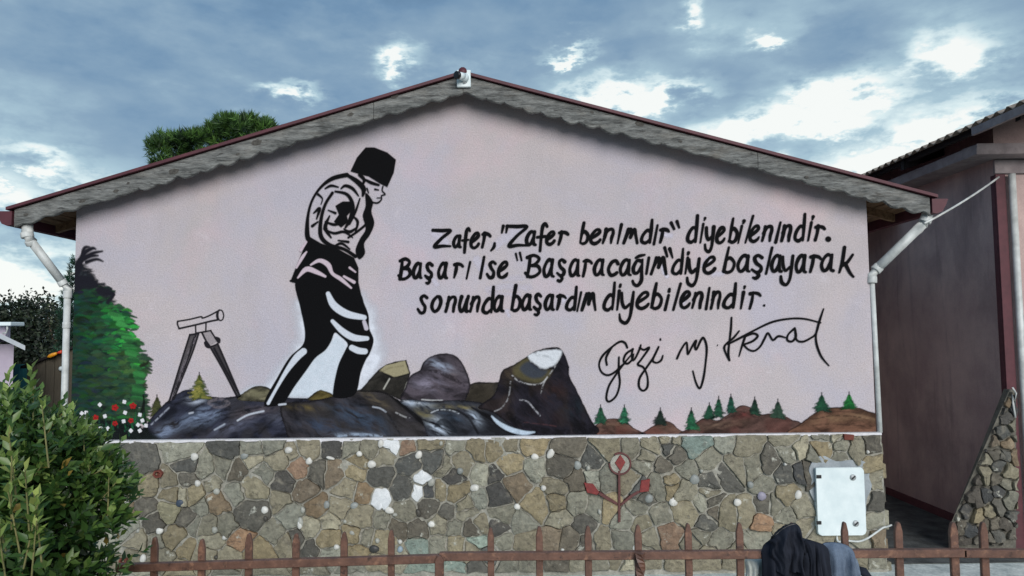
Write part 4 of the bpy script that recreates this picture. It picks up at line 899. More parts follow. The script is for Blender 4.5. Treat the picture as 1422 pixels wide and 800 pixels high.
def stone_obj(poly, c, Y, parent, conv, relief=1.0, gap=.62):
    p = inset(poly, gap * random.uniform(.3, 2.6))
    if len(p) < 3: return
    p = merge_close(p, 2.2)
    if len(p) < 3: return
    cx = sum(q[0] for q in p) / len(p); cy = sum(q[1] for q in p) / len(p); q2 = []
    R = sum(math.hypot(q[0] - cx, q[1] - cy) for q in p) / len(p)
    if R < 2.2: return
    for i in range(len(p)):
        a, b = p[i], p[(i + 1) % len(p)]; L = math.hypot(b[0] - a[0], b[1] - a[1])
        t = min(.2, random.uniform(.6, 1.8) / max(L, .1))
        q2.append((a[0] + (b[0] - a[0]) * t, a[1] + (b[1] - a[1]) * t))
        if L > 14:
            q2.append((a[0] + (b[0] - a[0]) * .3, a[1] + (b[1] - a[1]) * .3))
        if L > 9:
            j = random.uniform(-1.7, .6); mx, my = (a[0] + b[0]) / 2, (a[1] + b[1]) / 2; l = math.hypot(mx - cx, my - cy) + .01
            q2.append((mx + (mx - cx) / l * j, my + (my - cy) / l * j))
        if L > 14: q2.append((a[0] + (b[0] - a[0]) * .72, a[1] + (b[1] - a[1]) * .72))
        q2.append((b[0] + (a[0] - b[0]) * t, b[1] + (a[1] - b[1]) * t))
    q2 = merge_close(q2, 1.3)
    q2 = [warp(*q) for q in q2]
    n = len(q2); h = random.uniform(.022, .044) * relief; tx, ty = random.uniform(-.5, .5) * .016, random.uniform(-.011, .001)
    V = []; 
    for k, (f, d) in enumerate(((1.0, -.002), (.985, .85), (.88, 1.0))):
        for (x, y) in q2:
            X, Z = conv(cx + (x - cx) * f, cy + (y - cy) * f)
            yy = Y - h * d if k else Y + .002
            if k: yy += ((x - cx) / R * tx + (y - cy) / R * ty) + random.uniform(-.0025, .0025) * k * relief
            V.append((X, yy, Z))
    X, Z = conv(cx, cy); V.append((X, Y - h * random.uniform(.9, 1.2), Z))
    Fc = []
    for k in (0, 1):
        for i in range(n):
            j = (i + 1) % n; Fc.append((k * n + i, k * n + j, (k + 1) * n + j, (k + 1) * n + i))
    for i in range(n): Fc.append((2 * n + i, 2 * n + (i + 1) % n, 3 * n))
    me = bpy.data.meshes.new('stone'); me.from_pydata(V, [], Fc)
    bm = bmesh.new(); bm.from_mesh(me); bmesh.ops.recalc_face_normals(bm, faces=bm.faces)
    # open-bottomed shell: make the front face look outwards (-y)
    nrm = sum((f.normal.y for f in bm.faces))
    if nrm > 0: bmesh.ops.reverse_faces(bm, faces=bm.faces)
    for f in bm.faces: f.smooth = True
    for e in bm.edges:
        if e.calc_face_angle(0) > .6: e.smooth = False
    bm.to_mesh(me); bm.free()
    o = link('stone', me, 'marble' if c == 'w' else 'stone', parent)
    r, g, b = SC[c]; v = random.uniform(.91, 1.09); w = random.uniform(-7, 7)
    o.color = (lin(r * v + w), lin(g * v + w * .4), lin(b * v - w * .3), 1)
    return o
def conv_d(x, y): p = P(x, y, YD); return p.x, min(p.z, DZ - .003)
bound = [(98, 614.5), (1224.5, 601.8), (1229, 789), (94, 799)]
BX = (1124, 634, 1208, 748)      # meter box with its cement patch
seeds += [(1145, 690, 'x'), (1170, 670, 'x'), (1170, 712, 'x'), (1190, 690, 'x')]
keep_ = []
for s_ in seeds:          # vary the sizes: drop some plain ones, slip small chips into the joints
    if s_[2] in 'glG' and random.random() < .13: continue
    keep_.append((s_[0] + random.uniform(-1.5, 1.5), s_[1] + random.uniform(-1.5, 1.5), s_[2]) if s_[2] not in 'xw' else s_)
seeds = keep_
for _ in range(46):
    x, y = random.uniform(165, 1120), random.uniform(618, 780)
    nn = sorted(math.hypot(x - q[0], y - q[1]) for q in seeds)[:1]
    if 9 < nn[0] < 14 or nn[0] > 17: seeds.append((x, y, random.choice('gGtlk')))
n_st = 0
for s, poly in zip(seeds, cells(seeds, bound)):
    if s[2] == 'x' or len(poly) < 3: continue
    if stone_obj(poly, s[2], YD, dado, conv_d): n_st += 1
print('stones', n_st)
# thin white paint drip line where the mural meets the stones
V = []; Fc = []; n = 420; xa, xb = xl - .02, dxr
for i in range(n + 1):
    x = xa + (xb - xa) * i / n
    low = .010 + .008 * abs(math.sin(x * 3.1) * math.sin(x * 11)) + (random.uniform(.01, .045) if random.random() < .07 else 0)
    V += [(x, YW - .004, DZ + .006), (x, YD - .014 - .003 * math.sin(x * 9), DZ + .006), (x, YD - .016 - .003 * math.sin(x * 9), DZ - low)]
for i in range(n):
    a = 3 * i; Fc += [(a, a + 3, a + 4, a + 1), (a + 1, a + 4, a + 5, a + 2)]
mk('paint_drip_edge', V, Fc, 'white_paint', dado)
# pebbles pressed into the joints
peb = []
def pb(ox, txt):
    for tok in txt.split():
        a, b, rx, ry, c = tok.split(','); peb.append((ox + float(a) / 3.81, 590 + float(b) / 3.81, float(rx) / 3.81, float(ry) / 3.81, c))
pb(140, "505,165,21,21,w 522,305,16,18,w 622,348,18,17,l 140,300,22,28,B 140,405,18,28,w 430,408,24,20,D 875,445,19,20,w 322,555,20,18,w 235,700,17,23,w 1000,130,21,18,w 768,160,22,18,s 665,590,15,13,w 612,550,16,18,l 880,490,12,16,d 1060,520,14,26,w 210,555,10,12,l 620,693,14,12,d")
pb(400, "15,130,16,16,w 118,188,18,20,w 230,172,24,9,w 382,150,17,15,w 447,205,24,21,w 495,95,16,24,w 695,155,18,23,w 912,240,17,18,s 762,300,18,24,l 987,328,25,18,w 540,447,26,18,w 763,520,20,17,w 693,460,14,22,d 460,650,27,21,k 345,565,18,13,l 597,612,12,13,w 597,652,15,18,B 262,640,16,14,w 85,445,13,18,l 72,510,16,28,l 355,422,22,18,s 210,418,17,22,s 477,607,12,14,l 570,470,14,10,l 812,95,10,13,l 308,505,12,12,l")
pb(660, "315,165,21,17,w 400,145,18,34,w 360,330,15,16,w 222,428,18,16,w 5,328,14,18,w 1043,403,22,22,w 840,645,13,19,w 915,385,22,24,s 540,210,20,24,s 655,455,10,14,l 595,225,12,14,l 460,655,10,9,w")
pb(920, "165,285,26,27,s 53,403,23,23,w 458,312,17,20,s 518,372,24,24,V 390,405,21,20,w 710,365,19,25,w 200,240,10,10,l 1075,140,9,10,w 640,205,8,8,w")
PC = {'w': (212, 210, 202), 'l': (168, 168, 158), 's': (142, 146, 142), 'B': (150, 166, 176), 'D': (66, 78, 94), 'd': (76, 72, 64), 'k': (58, 58, 56), 'V': (140, 136, 150)}
ico = bmesh.new(); bmesh.ops.create_icosphere(ico, subdivisions=2, radius=1)
for v in ico.verts: v.co *= 1 + .06 * math.sin(v.co.x * 3 + v.co.z * 4)
pme = bpy.data.meshes.new('pebble'); ico.to_mesh(pme); ico.free(); pme.materials.append(MATS['pebble']); pme.polygons.foreach_set('use_smooth', [True] * len(pme.polygons))
for x, y, rx, ry, c in peb:
    o = bpy.data.objects.new('pebble', pme); COL.objects.link(o); o.parent = dado
    p = P(x, y, YD); k = YD / F; o.location = (p.x, YD - .032, p.z); o.scale = (rx * k * 1.0, .021, ry * k * 1.0); o.rotation_euler = (0, random.uniform(-.4, .4) if rx != 18 / 3.81 else .5, 0)
    r, g, b = PC[c]; v = random.uniform(.93, 1.05); o.color = (lin(r * v), lin(g * v), lin(b * v), 1)
# two broken clay pipe ends and the red tile chip
for x, y, r in ((140 + 315 / 3.81, 590 + 255 / 3.81, .040), (140 + 133 / 3.81, 590 + 712 / 3.81, .034)):
    p = P(x, y, YD); bm = bmesh.new(); n = 6; ra = [bm.verts.new((p.x + q[0] * r * 1.0 * math.cos(a + .2), YD - q[1], p.z + q[0] * r * .82 * math.sin(a + .2))) for q in ((1.05, 0), (1, .052), (.6, .052), (.5, .022)) for a in [2 * math.pi * k / n for k in range(n)]]
    for k in range(3):
        for i in range(n): bm.faces.new((ra[k * n + i], ra[k * n + (i + 1) % n], ra[(k + 1) * n + (i + 1) % n], ra[(k + 1) * n + i]))
    bm.faces.new(ra[3 * n:]); bmobj('clay_pipe_end', bm, 'clay', dado)
def relief(name, pts, m, h=.045, par=None, y0=YD):
    w = [(lambda q: (q.x, q.z))(P(a, b, YD)) for a, b in pts]
    return prism(name, w, YD - h, YD, m, par or dado, bev=.003)
K = lambda pts: S(pts, 3.81, 920, 590)
relief('tile_chip', K([(948, 46), (1002, 50), (998, 78), (950, 76)]), 'clay', .046)
# red flower emblem inlaid in the stones
K = lambda pts: S(pts, 3.81, 660, 590)
em = kind(relief('flower_emblem', K([(762, 152), (789, 192), (763, 238), (734, 195)]), 'emblem_red', .058), '') if False else relief('flower_emblem', K([(762, 152), (789, 192), (763, 238), (734, 195)]), 'emblem_red', .058)
relief('flower_emblem', K([(572, 300), (620, 306), (652, 350), (640, 364), (588, 352)]), 'emblem_red', .056)
relief('flower_emblem', K([(872, 288), (918, 281), (912, 345), (862, 351)]), 'emblem_red', .056)
relief('emblem_stem', K([(751, 238), (763, 238), (764, 505), (750, 508)]), 'emblem_line', .054)
relief('emblem_stem', K([(748, 405), (748, 420), (690, 388), (645, 360), (655, 348), (700, 375)]), 'emblem_line', .052)
relief('emblem_stem', K([(766, 408), (766, 424), (830, 372), (866, 352), (856, 340), (820, 362)]), 'emblem_line', .052)
V = []; Fc = []; n = 40; c0 = K([(761, 201)])[0]
disc = [(c0[0] + 13.5 * math.cos(2 * math.pi * k / 24), c0[1] + 13.2 * math.sin(2 * math.pi * k / 24)) for k in range(24)]
d_ = relief('emblem_disc', disc, 'mortar', .048)
for k in range(n + 1):
    a = -2.1 + 5.3 * k / n
    for r, h in ((13.2, .040), (13.5, .055), (15.5, .055), (16.0, .03)):
        p = P(c0[0] + r * math.cos(a), c0[1] + r * math.sin(a), YD); V.append((p.x, YD - h, p.z))
for k in range(n):
    for i in range(3): a = 4 * k + i; Fc.append((a, a + 1, a + 5, a + 4))
mk('emblem_ring', V, Fc, 'emblem_line', dado, True)
# smooth cement patch round the meter box
pts = [(1126, 640), (1133, 634), (1142, 632), (1152, 637), (1162, 640), (1176, 638), (1188, 638), (1199, 641), (1204, 652), (1204, 664), (1208, 673), (1204, 684), (1200, 694), (1196, 720), (1160, 720), (1134, 700), (1126, 690), (1121, 676), (1125, 664), (1121, 652)]
relief('cement_patch', [(a, b) for a, b in catmull(pts, 4, True)], 'cement_patch', .036)
# ragged quoin stones showing on the right-hand corner of the dado
for k, (z, hh, dx_) in enumerate(((.97, .1, .012), (.80, .13, .03), (.62, .14, .02), (.42, .16, .034), (.2, .16, .02), (.06, .08, .04))):
    c = 'gtGlbg'[k]; bm = bmesh.new(); add_box(bm, (dxr - .01, YD - .008, z - hh / 2 + .006), (dxr + dx_, YD + .045, z + hh / 2 - .006), .008)
    for v in bm.verts: v.co += Vector([random.uniform(-.004, .004) for _ in range(3)])
    o = bmobj('stone', bm, 'stone', dado); o.color = (*C(*SC[c]), 1)

# ---------------------------------------------------------------- things on the wall
mb = thing('meter_box', 'white utility meter box with two round latches on the stone base, right side', 'meter box')
a, b = P(1131, 649, YD - .05), P(1201, 742, YD - .05)
x0, x1, z0, z1 = a.x, b.x, b.z, a.z
bm = bmesh.new(); add_box(bm, (x0 + .006, YD - .055, z0 + .006), (x1 - .006, YD - .003, z1 - .006), .004); bmobj('housing', bm, 'white_box', mb)
door = bmesh.new()
rr = .03; pp = []
for cx_, cz_, a0 in ((x1 - rr, z1 - rr, 0), (x0 + .008, z1 - .008, 90), (x0 + rr, z0 + rr, 180), (x1 - rr, z0 + rr, 270)):
    r_ = .008 if a0 == 90 else rr
    for k in range(6):
        q = math.radians(a0 + 90 * k / 5); pp.append((cx_ + r_ * math.cos(q), cz_ + r_ * math.sin(q)))
door = prism('door', pp, YD - .078, YD - .056, 'white_box', mb, bev=.004)
for py in (662, 726):
    p = P(1137, py, YD - .08); box('hinge', (p.x - .017, YD - .083, p.z - .013), (p.x + .020, YD - .077, p.z + .013), 'black_plastic', door)
for px, py in ((1184.5, 663), (1188.5, 727)):
    p = P(px, py, YD - .08); bm = bmesh.new(); add_tube(bm, [(p.x, YD - .076, p.z), (p.x, YD - .084, p.z), (p.x, YD - .087, p.z)], [.024, .024, .021], 20)
    lt = bmobj('latch', bm, 'steel', door, True)
    bm = bmesh.new(); add_box(bm, (-.018, -.004, -.005), (.018, .004, .005), .002); bmesh.ops.rotate(bm, verts=bm.verts, cent=(0, 0, 0), matrix=Matrix.Rotation(-.7, 3, 'Y')); bmesh.ops.translate(bm, verts=bm.verts, vec=(p.x, YD - .09, p.z))
    bmobj('keyway', bm, 'black_plastic', lt)
cable = bmesh.new()
add_tube(cable, [P(x, y, yy) for x, y, yy in catmull([(1162, 742, YD - .03), (1164, 752, YD - .07), (1176, 751, YD - .09), (1192, 752, YD - .09), (1204, 748, YD - .1), (1216, 740, YD - .1), (1226, 733, YD - .08), (1232, 731.5, YD - .06), (1238, 729, YD - .04)], 5)], .0075, 8)
tag(bmobj('white_cable', cable, 'white_pvc', None, True), 'thin white cable curling out from under the meter box', 'cable')
wr = bmesh.new(); add_tube(wr, [P(1158, 744, YD - .03), P(1158.5, 752, YD - .04), P(1161, 760, YD - .03), P(1163, 768, YD - .03)], .006, 8)
tag(bmobj('dark_wire', wr, 'black_plastic', None, True), 'short dark wire hanging below the meter box', 'wire')
cam_t = thing('security_camera', 'small white security camera with black lens hood on the gable peak', 'security camera')
a, b = P(634.5, 98.5, YB - .01), P(654, 122, YB - .01)
box('mounting_plate', (a.x, YB - .035, b.z), (b.x, YB - .006, a.z), 'white_box', cam_t, .006)
c0 = P(645, 108, YB - .04)
bm = bmesh.new(); bmesh.ops.create_uvsphere(bm, u_segments=16, v_segments=10, radius=.036); bmesh.ops.translate(bm, verts=bm.verts, vec=(c0.x, YB - .045, c0.z)); ball = bmobj('swivel', bm, 'white_box', cam_t, True)
d0 = Vector((-.62, -.75, -.1)).normalized(); s0 = Vector((c0.x - .005, YB - .055, c0.z + .003))
bm = bmesh.new(); add_tube(bm, [s0, s0 + d0 * .062], .030, 18); bmobj('camera_body', bm, 'white_box', cam_t, True)
bm = bmesh.new(); add_tube(bm, [s0 + d0 * .0625, s0 + d0 * .085, s0 + d0 * .086], [.0315, .0315, .026], 18); ln_ = bmobj('lens_hood', bm, 'black_plastic', cam_t, True)
bm = bmesh.new(); add_tube(bm, [c0 + Vector((-.02, -.0, -.028)), c0 + Vector((-.003, -.005, -.046)), c0 + Vector((.018, -.0, -.036))], .0035, 8); bmobj('bracket', bm, 'steel', cam_t, True)


# ================================================================ NEIGHBOURING BUILDING (right)
nb = thing('neighbour_house', 'dusky pink house at the right edge with corrugated eaves and a stone buttress', 'house')
XN, YN = 4.34, 6.55; XE, ZE = 3.88, 1.9 + .444 * 3.88
def nz(x): return ZE + .34 * (x - XE)
box('side_wall', (XN, YN + .2, 0), (XN + .2, 13.4, nz(XN) - .04), 'neighbour_plaster', nb)
prism('front_wall', [(XN, 0), (9.2, 0), (9.2, nz(9.2) - .04), (XN, nz(XN) - .04)], YN, YN + .2, 'neighbour_plaster', nb)
# corrugated roof sheet
V = []; Fc = []; ys = np.arange(5.3, 13.8, .018); per = .135
xs_ = [XE, 5.5, 9.4]
for y in ys:
    amp = .017 * math.cos(2 * math.pi * y / per)
    for x in xs_:
        for o_ in (0, .007): V.append((x + (random.uniform(-.004, .004) if x == XE else 0), y, nz(x) + amp + o_))
m_ = len(xs_) * 2
for i in range(len(ys) - 1):
    a = i * m_; b = a + m_
    for k in range(len(xs_) - 1):
        Fc += [(a + 2 * k, b + 2 * k, b + 2 * k + 2, a + 2 * k + 2), (a + 2 * k + 1, a + 2 * k + 3, b + 2 * k + 3, b + 2 * k + 1)]
    Fc.append((a, a + 1, b + 1, b))
for k in range(len(xs_) - 1): Fc.append((2 * k, 2 * k + 2, 2 * k + 3, 2 * k + 1))
rs = mk('roof_sheet', V, Fc, 'corrugated', nb)
box('fascia', (XE - .006, 5.3, ZE - .085), (XE + .022, 6.12, ZE - .02), 'ledge_concrete', nb)
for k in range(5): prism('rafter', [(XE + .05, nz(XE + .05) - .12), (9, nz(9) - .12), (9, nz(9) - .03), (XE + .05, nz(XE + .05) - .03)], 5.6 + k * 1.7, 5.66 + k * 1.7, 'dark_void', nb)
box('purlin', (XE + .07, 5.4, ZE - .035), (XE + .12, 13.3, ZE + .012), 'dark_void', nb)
# concrete ledge, wrapping the corner
bm = bmesh.new(); add_box(bm, (XN - .285, 6.34, 3.43), (9.2, YN - .002, 3.525), .006); add_box(bm, (XN - .285, YN + .0, 3.432), (XN - .002, 13, 3.52), .006)
for v in bm.verts: v.co += Vector([random.uniform(-.006, .006) for _ in range(3)])
bmobj('ledge', bm, 'ledge_concrete', nb)
box('beam', (XN - .02, YN - .03, 3.30), (9.2, YN - .002, 3.425), 'ledge_concrete', nb, .006)
box('corner_board', (XN - .012, YN - .022, 0.02), (XN + .075, YN - .002, 3.295), 'maroon_paint', nb, .003)
box('side_corner_board', (XN - .014, YN + .0, 0.02), (XN - .001, YN + .05, 3.29), 'maroon_paint', nb, .002)
tube('downpipe', [(XN + .115, YN - .05, 3.29), (XN + .115, YN - .05, .05)], .029, 'white_pvc', nb)
tube('downpipe', [(XN + .19, YN - .05, 2.05), (XN + .19, YN - .05, .05)], .02, 'white_pvc', nb)
prism('skirting', [(XN - .03, 0.02), (XN - .001, .02), (XN - .001, .1), (XN - .02, .1)], YN + .3, 13, 'maroon_paint', nb)
# unseen back wall and cover, added to darken the alley between the houses
box('alley_end_blocker', (xr + .03, 10.4, 0), (XN - .003, 10.55, 3.1), 'neighbour_plaster', nb)
box('alley_top_blocker', (Rp.x + .13, 8.2, 3.13), (XN - .003, 13.2, 3.16), 'dark_void', nb)
# raking stone buttress at the corner
YU = 6.47
bpx = [(1402, 541), (1411, 541), (1411, 768), (1322, 768), (1320, 728)]
cw = lambda x, y: (lambda p: (p.x, max(p.z, .02)))(P(x, y, YU))
but = prism('buttress', [cw(*q) for q in bpx], YU, YN - .004, 'dark_mortar', nb)
for v in but.data.vertices:
    if v.co.y > YU + .01 and v.co.x < XN - .05: v.co.x += .085
sd2 = []
rr2 = random.Random(4)
for _ in range(4000):
    q = (rr2.uniform(1316, 1414), rr2.uniform(538, 768), rr2.choice('GGGbkktg'))
    if all(math.hypot(q[0] - s_[0], (q[1] - s_[1]) * .8) > 12.5 for s_ in sd2): sd2.append(q)
for s_, poly in zip(sd2, cells(sd2, [(1402.5, 543), (1410.5, 543), (1410.5, 756), (1323, 756), (1321, 728)])):
    if len(poly) >= 3:
        o = stone_obj(poly, s_[2], YU, but, cw, 1.2, .8)
for k in range(0):      # rough stones along the raking edge, towards the alley
    t = (k + .5) / 13; p = P(1402 - 80 * t, 545 + 186 * t, YU); bm = bmesh.new(); r_ = random.uniform(.035, .05)
    add_box(bm, (-r_, -.05, -r_ * .8), (r_ * .7, .06, r_ * .8), .012)
    for v in bm.verts: v.co += Vector([random.uniform(-.008, .008) for _ in range(3)])
    bmesh.ops.rotate(bm, verts=bm.verts, cent=(0, 0, 0), matrix=Matrix.Rotation(-1.15, 3, 'Y')); bmesh.ops.translate(bm, verts=bm.verts, vec=(p.x + .02, YU + .055, p.z))
    o = bmobj('stone', bm, 'stone', but); o.color = (*C(*SC[random.choice('gGGk')]), 1)
bm = bmesh.new(); add_tube(bm, [P(x, y, YU - .04) for x, y in ((1406, 538), (1411, 546), (1409, 556), (1405, 548), (1407, 560), (1410, 580))], .008, 8)
bmobj('knotted_cord', bm, 'white_pvc', nb, True)
bm = bmesh.new(); A_, B_ = P(1284, 310, 5.76), P(1387, 246, 6.5)
add_tube(bm, [A_.lerp(B_, t) - Vector((0, 0, .03 * 4 * t * (1 - t) * .6)) for t in [k / 12 for k in range(13)]], .009, 8)
tag(bmobj('washing_line', bm, 'white_pvc', None, True), 'white line stretched from the right downpipe to the neighbouring house', 'line')

# ================================================================ FENCE
YF = 2.6
fence = thing('picket_fence', 'low rusty brown metal fence with pointed pickets in front of the stone wall', 'fence')
def bar(name, p, q, w, m=('fence_rust'), par=fence, dy=.013):
    bm = bmesh.new(); a, b = Vector(p), Vector(q); d = (b - a); 
    up = Vector((0, 0, 1)); side = Vector((0, 1, 0)); t = d.normalized(); nn = t.cross(side).normalized()
    vs = []
    for e in (a, b):
        vs.append([bm.verts.new(e + nn * sx * w / 2 + side * sy * dy) for sx, sy in ((-1, -1), (1, -1), (1, 1), (-1, 1))])
    for i in range(4): bm.faces.new((vs[0][i], vs[0][(i + 1) % 4], vs[1][(i + 1) % 4], vs[1][i]))
    bm.faces.new(vs[0]); bm.faces.new(vs[1])
    bmesh.ops.bevel(bm, geom=bm.edges[:], offset=.002, segments=1, affect='EDGES')
    return bmobj(name, bm, m, par)
j1 = P(610, 775.5, YF); bar('rail', P(163, 788.5, YF), j1, .027); bar('rail', P(610, 772.5, YF), P(1340, 767.5, YF), .027); bar('rail', P(1336, 768, YF), P(1500, 768.5, YF), .027)
bar('rail', P(163, 788, YF) - Vector((0, 0, .75)), P(1500, 768, YF) - Vector((0, 0, .75)), .027)
pk = [(211, 748), (277, 751), (343, 743), (409, 743), (476, 741), (542, 738), (681, 735), (749, 733), (817, 732), (887, 731), (957, 729), (1029, 728), (1103, 728), (1176, 727), (1251, 727), (1328, 727), (1370, 727), (1440, 727), (1480, 727)]
def picket_mesh(w, top, l, bot=.03, n=None):
    p = [(-w / 2, bot), (w / 2, bot), (w / 2, top - l), (w * .24, top - .004), (w * .08, top), (-w * .08, top), (-w * .24, top - .004), (-w / 2, top - l)]
    return p
for px, py in pk:
    p = P(px, py, YF); w = .028 if px in (1251, 1328, 1370) else .0235; bt = .03
    lean = random.uniform(-.004, .004)
    prism('picket', [(p.x + x + (p.z - z) * lean, z) for x, z in picket_mesh(w * random.uniform(.95, 1.05), p.z, .033, .72 if px == 887 else bt)], YF + .014, YF + .028, 'fence_rust', fence, bev=.002)
p = P(611, 774, YF); prism('picket', [(p.x - .015, .03), (p.x + .015, .03), (p.x + .015, p.z - .004), (p.x + .006, p.z + .012), (p.x - .006, p.z + .012), (p.x - .015, p.z - .004)], YF - .030, YF - .014, 'fence_rust', fence, bev=.002)
# twisted bar under picket at the joint
p = P(887, 768, YF); bm = bmesh.new(); rings = []; zt = p.z + .008
for k in range(70):
    z = zt - k * .014; q = k * .42
    rings.append([bm.verts.new((p.x + .017 * math.cos(q + a * math.pi / 2), YF - .03 + .017 * math.sin(q + a * math.pi / 2), z)) for a in range(4)])
for A_, B_ in zip(rings, rings[1:]):
    for i in range(4): bm.faces.new((A_[i], A_[(i + 1) % 4], B_[(i + 1) % 4], B_[i]))
bm.faces.new(rings[0]); bm.faces.new(rings[-1]); bmobj('twisted_bar', bm, 'fence_rust', fence)

# ================================================================ CLOTHES ON THE FENCE
def drape(name, prof, zbot, thick, m, yc, folds, splay=(0, 0), seed=1, par=None):
    """prof: top outline in photo px (left to right)."""
    r = random.Random(seed); P0 = [P(x, y, yc) for x, y in prof]
    X = [p.x for p in P0]; Zt = [p.z for p in P0]; nt = 72; nv = 34; V = []; Fc = []
    xa, xb = X[0], X[-1]
    for v in range(nv + 1):
        t = v / nv
        for k in range(nt):
            th = 2 * math.pi * k / nt; u = .5 + .5 * math.cos(th)
            x = xa + (xb - xa) * u; zt = np.interp(x, X, Zt)
            tt = t ** 1.15; z = zt - (zt - zbot) * tt - (.004 * math.sin(u * 9 + seed) * t)
            env = min(1, (t * 7)) ** .6
            s = math.sin(th); y = yc - s * thick * (.25 + .75 * env) * (1 if t > 0 else .35)
            f = 0
            for (uc, wid, amp, slant) in folds:
                d = (u - uc - slant * t) / wid; f += amp * math.exp(-d * d)
            y -= f * env * (1 if s > 0 else -.3)
            y -= .004 * math.sin(u * 23 + t * 7 + seed) * env + .003 * math.sin(u * 51 - t * 13) * env
            x += (splay[0] * (1 - u) + splay[1] * u) * t + .004 * math.sin(t * 9 + u * 4) * env
            V.append((x, y, z))
    for v in range(nv):
        for k in range(nt): a = v * nt + k; b = v * nt + (k + 1) % nt; Fc.append((a, b, b + nt, a + nt))
    Fc.append(tuple(range(nt)))
    bm = bmesh.new(); vs = [bm.verts.new(q) for q in V]
    for f in Fc: bm.faces.new([vs[i] for i in f])
    return bmobj(name, bm, m, par, True)
jk = thing('black_jacket', 'black hooded jacket draped over the fence rail below the meter box', 'jacket')
drape('body', [(1057, 766), (1060, 757), (1066, 752), (1074, 747), (1090, 748), (1104, 744), (1118, 748), (1132, 752), (1144, 756), (1150, 762), (1154, 772), (1156, 790)], .62, .05, 'black_cloth', YF - .015,
      [(.1, .04, .020, .02), (.27, .04, .034, -.06), (.42, .04, -.034, .0), (.54, .03, .036, .03), (.68, .04, -.026, .03), (.80, .035, .032, .05), (.92, .03, -.012, .02)], (-.004, .004), 2, jk)
hood = drape('hood', [(1068, 751), (1074, 744), (1084, 735), (1092, 730), (1099, 727.5), (1105, 727), (1109, 730), (1112, 739), (1114, 752)], P(1090, 792, YF - .05).z, .034, 'black_cloth', YF - .052,
      [(.35, .08, .018, -.1), (.62, .05, -.02, -.1), (.85, .07, .024, .05)], (.012, -.004), 5, jk)
drape('sleeve', [(1113, 756), (1118, 751), (1126, 750), (1134, 754), (1139, 762)], .70, .03, 'black_cloth', YF - .068, [(.3, .08, .014, .1), (.65, .07, -.016, -.1), (.85, .06, .012, 0)], (.02, .012), 15, jk)
tube('hood_lining_edge', [P(x, y, YF - .056) for x, y in ((1071, 747), (1078, 742), (1088, 734), (1096, 729.5), (1104, 727.5), (1108, 731), (1111, 739), (1113, 747))], .0042, 'black_plastic', hood, 8)
dn = drape('denim_garment', [(1138, 757), (1146, 753.5), (1156, 753), (1166, 754), (1176, 757), (1182, 761), (1187, 770), (1191, 780), (1195, 795)], .66, .045, 'denim', YF + .004,
      [(.25, .06, .016, .03), (.5, .05, -.016, .1), (.66, .05, .02, .12), (.85, .05, -.008, .1)], (0, .02), 9)
tag(dn, 'faded grey blue denim garment hanging on the fence right of the black jacket', 'garment')
bg = drape('pale_bag', [(1034, 779), (1036, 775.5), (1044, 774.5), (1056, 774), (1068, 774), (1078, 777)], .86, .03, 'pale_bag', YF + .06, [(.2, .06, .01, .1), (.5, .08, -.01, .1), (.8, .07, .012, 0)], (0, 0), 12)
tag(bg, 'pale off-white bag hanging under the rail left of the black jacket', 'bag')
bm = bmesh.new()
g0 = P(1192, 781, 5.66); g1 = P(1216, 795, 5.62); g0.z = .13; g1.z = .045
add_tube(bm, [g0, g0.lerp(g1, .3) + Vector((0, 0, .01)), g0.lerp(g1, .6), g1], [.025, .034, .022, .012], 10)
add_tube(bm, [g0 + Vector((.02, -.02, -.06)), g0.lerp(g1, .5) + Vector((.0, -.03, -.03)), g1 + Vector((.03, -.02, -.01))], [.03, .02, .008], 8)
tag(bmobj('black_rag', bm, 'black_cloth', None, True), 'crumpled black rag lying on the pavement against the stone base', 'rag')

# ================================================================ LEFT BACKGROUND
lh = thing('outbuilding', 'pale lilac outbuilding with a thin white roof at the far left', 'outbuilding')
yo = 9.0; xw = P(18, 520, yo).x
def footprint(name, xy, z0, z1, m, par):
    bm = bmesh.new(); A_ = [bm.verts.new((x, y, z0)) for x, y in xy]; B_ = [bm.verts.new((x, y, z1)) for x, y in xy]; bm.faces.new(A_); bm.faces.new(B_)
    for i in range(len(xy)): bm.faces.new((A_[i], A_[(i + 1) % len(xy)], B_[(i + 1) % len(xy)], B_[i]))
    return bmobj(name, bm, m, par)
footprint('wall', [(xw - 4, yo + .4), (xw, yo), (xw - 2.3, yo + 3), (xw - 5, yo + 3.2)], 0, P(10, 478, yo).z, 'pale_wall', lh)
a, b = P(0, 463, yo - .3), P(35, 480, yo - .3); sl = (b.z - a.z) / (b.x - a.x)
roof_ = prism('roof', [(a.x - 4, a.z + .01), (a.x - .02, a.z + .01), (b.x, b.z), (b.x, b.z - .055), (a.x - .02, a.z - .05), (a.x - 4, a.z - .05)], yo - .3, yo + 3.2, 'pale_roof', lh)
for v in roof_.data.vertices:
    if v.co.y > yo + 1: v.co.x -= 2.4
a, b = P(10, 453, yo + .4), P(0, 470, yo + .4)
up = box('roof_hatch', (a.x - 1.2, yo + .4, b.z - .05), (a.x - .02, yo + .5, a.z), 'pale_wall', lh, .01)
a2 = P(18.5, 447, yo + .3); box('hatch_cap', (a.x - 1.25, yo + .25, a.z + .002), (a2.x, yo + .52, a.z + .05), 'white_box', up, .01)
tube('downpipe', [P(10, 451, yo + .3), P(10.5, 457, yo + .3), P(8.5, 462, yo + .3), P(4, 463, yo + .3)], .012, 'white_pvc', lh)
sh = thing('dark_shed', 'dark olive boarded shed with a sloping roof behind the left downpipe', 'shed')
ys_ = 10.6; c1, c2 = P(38, 510, ys_), P(92, 489, ys_); x3 = c2.x + .5
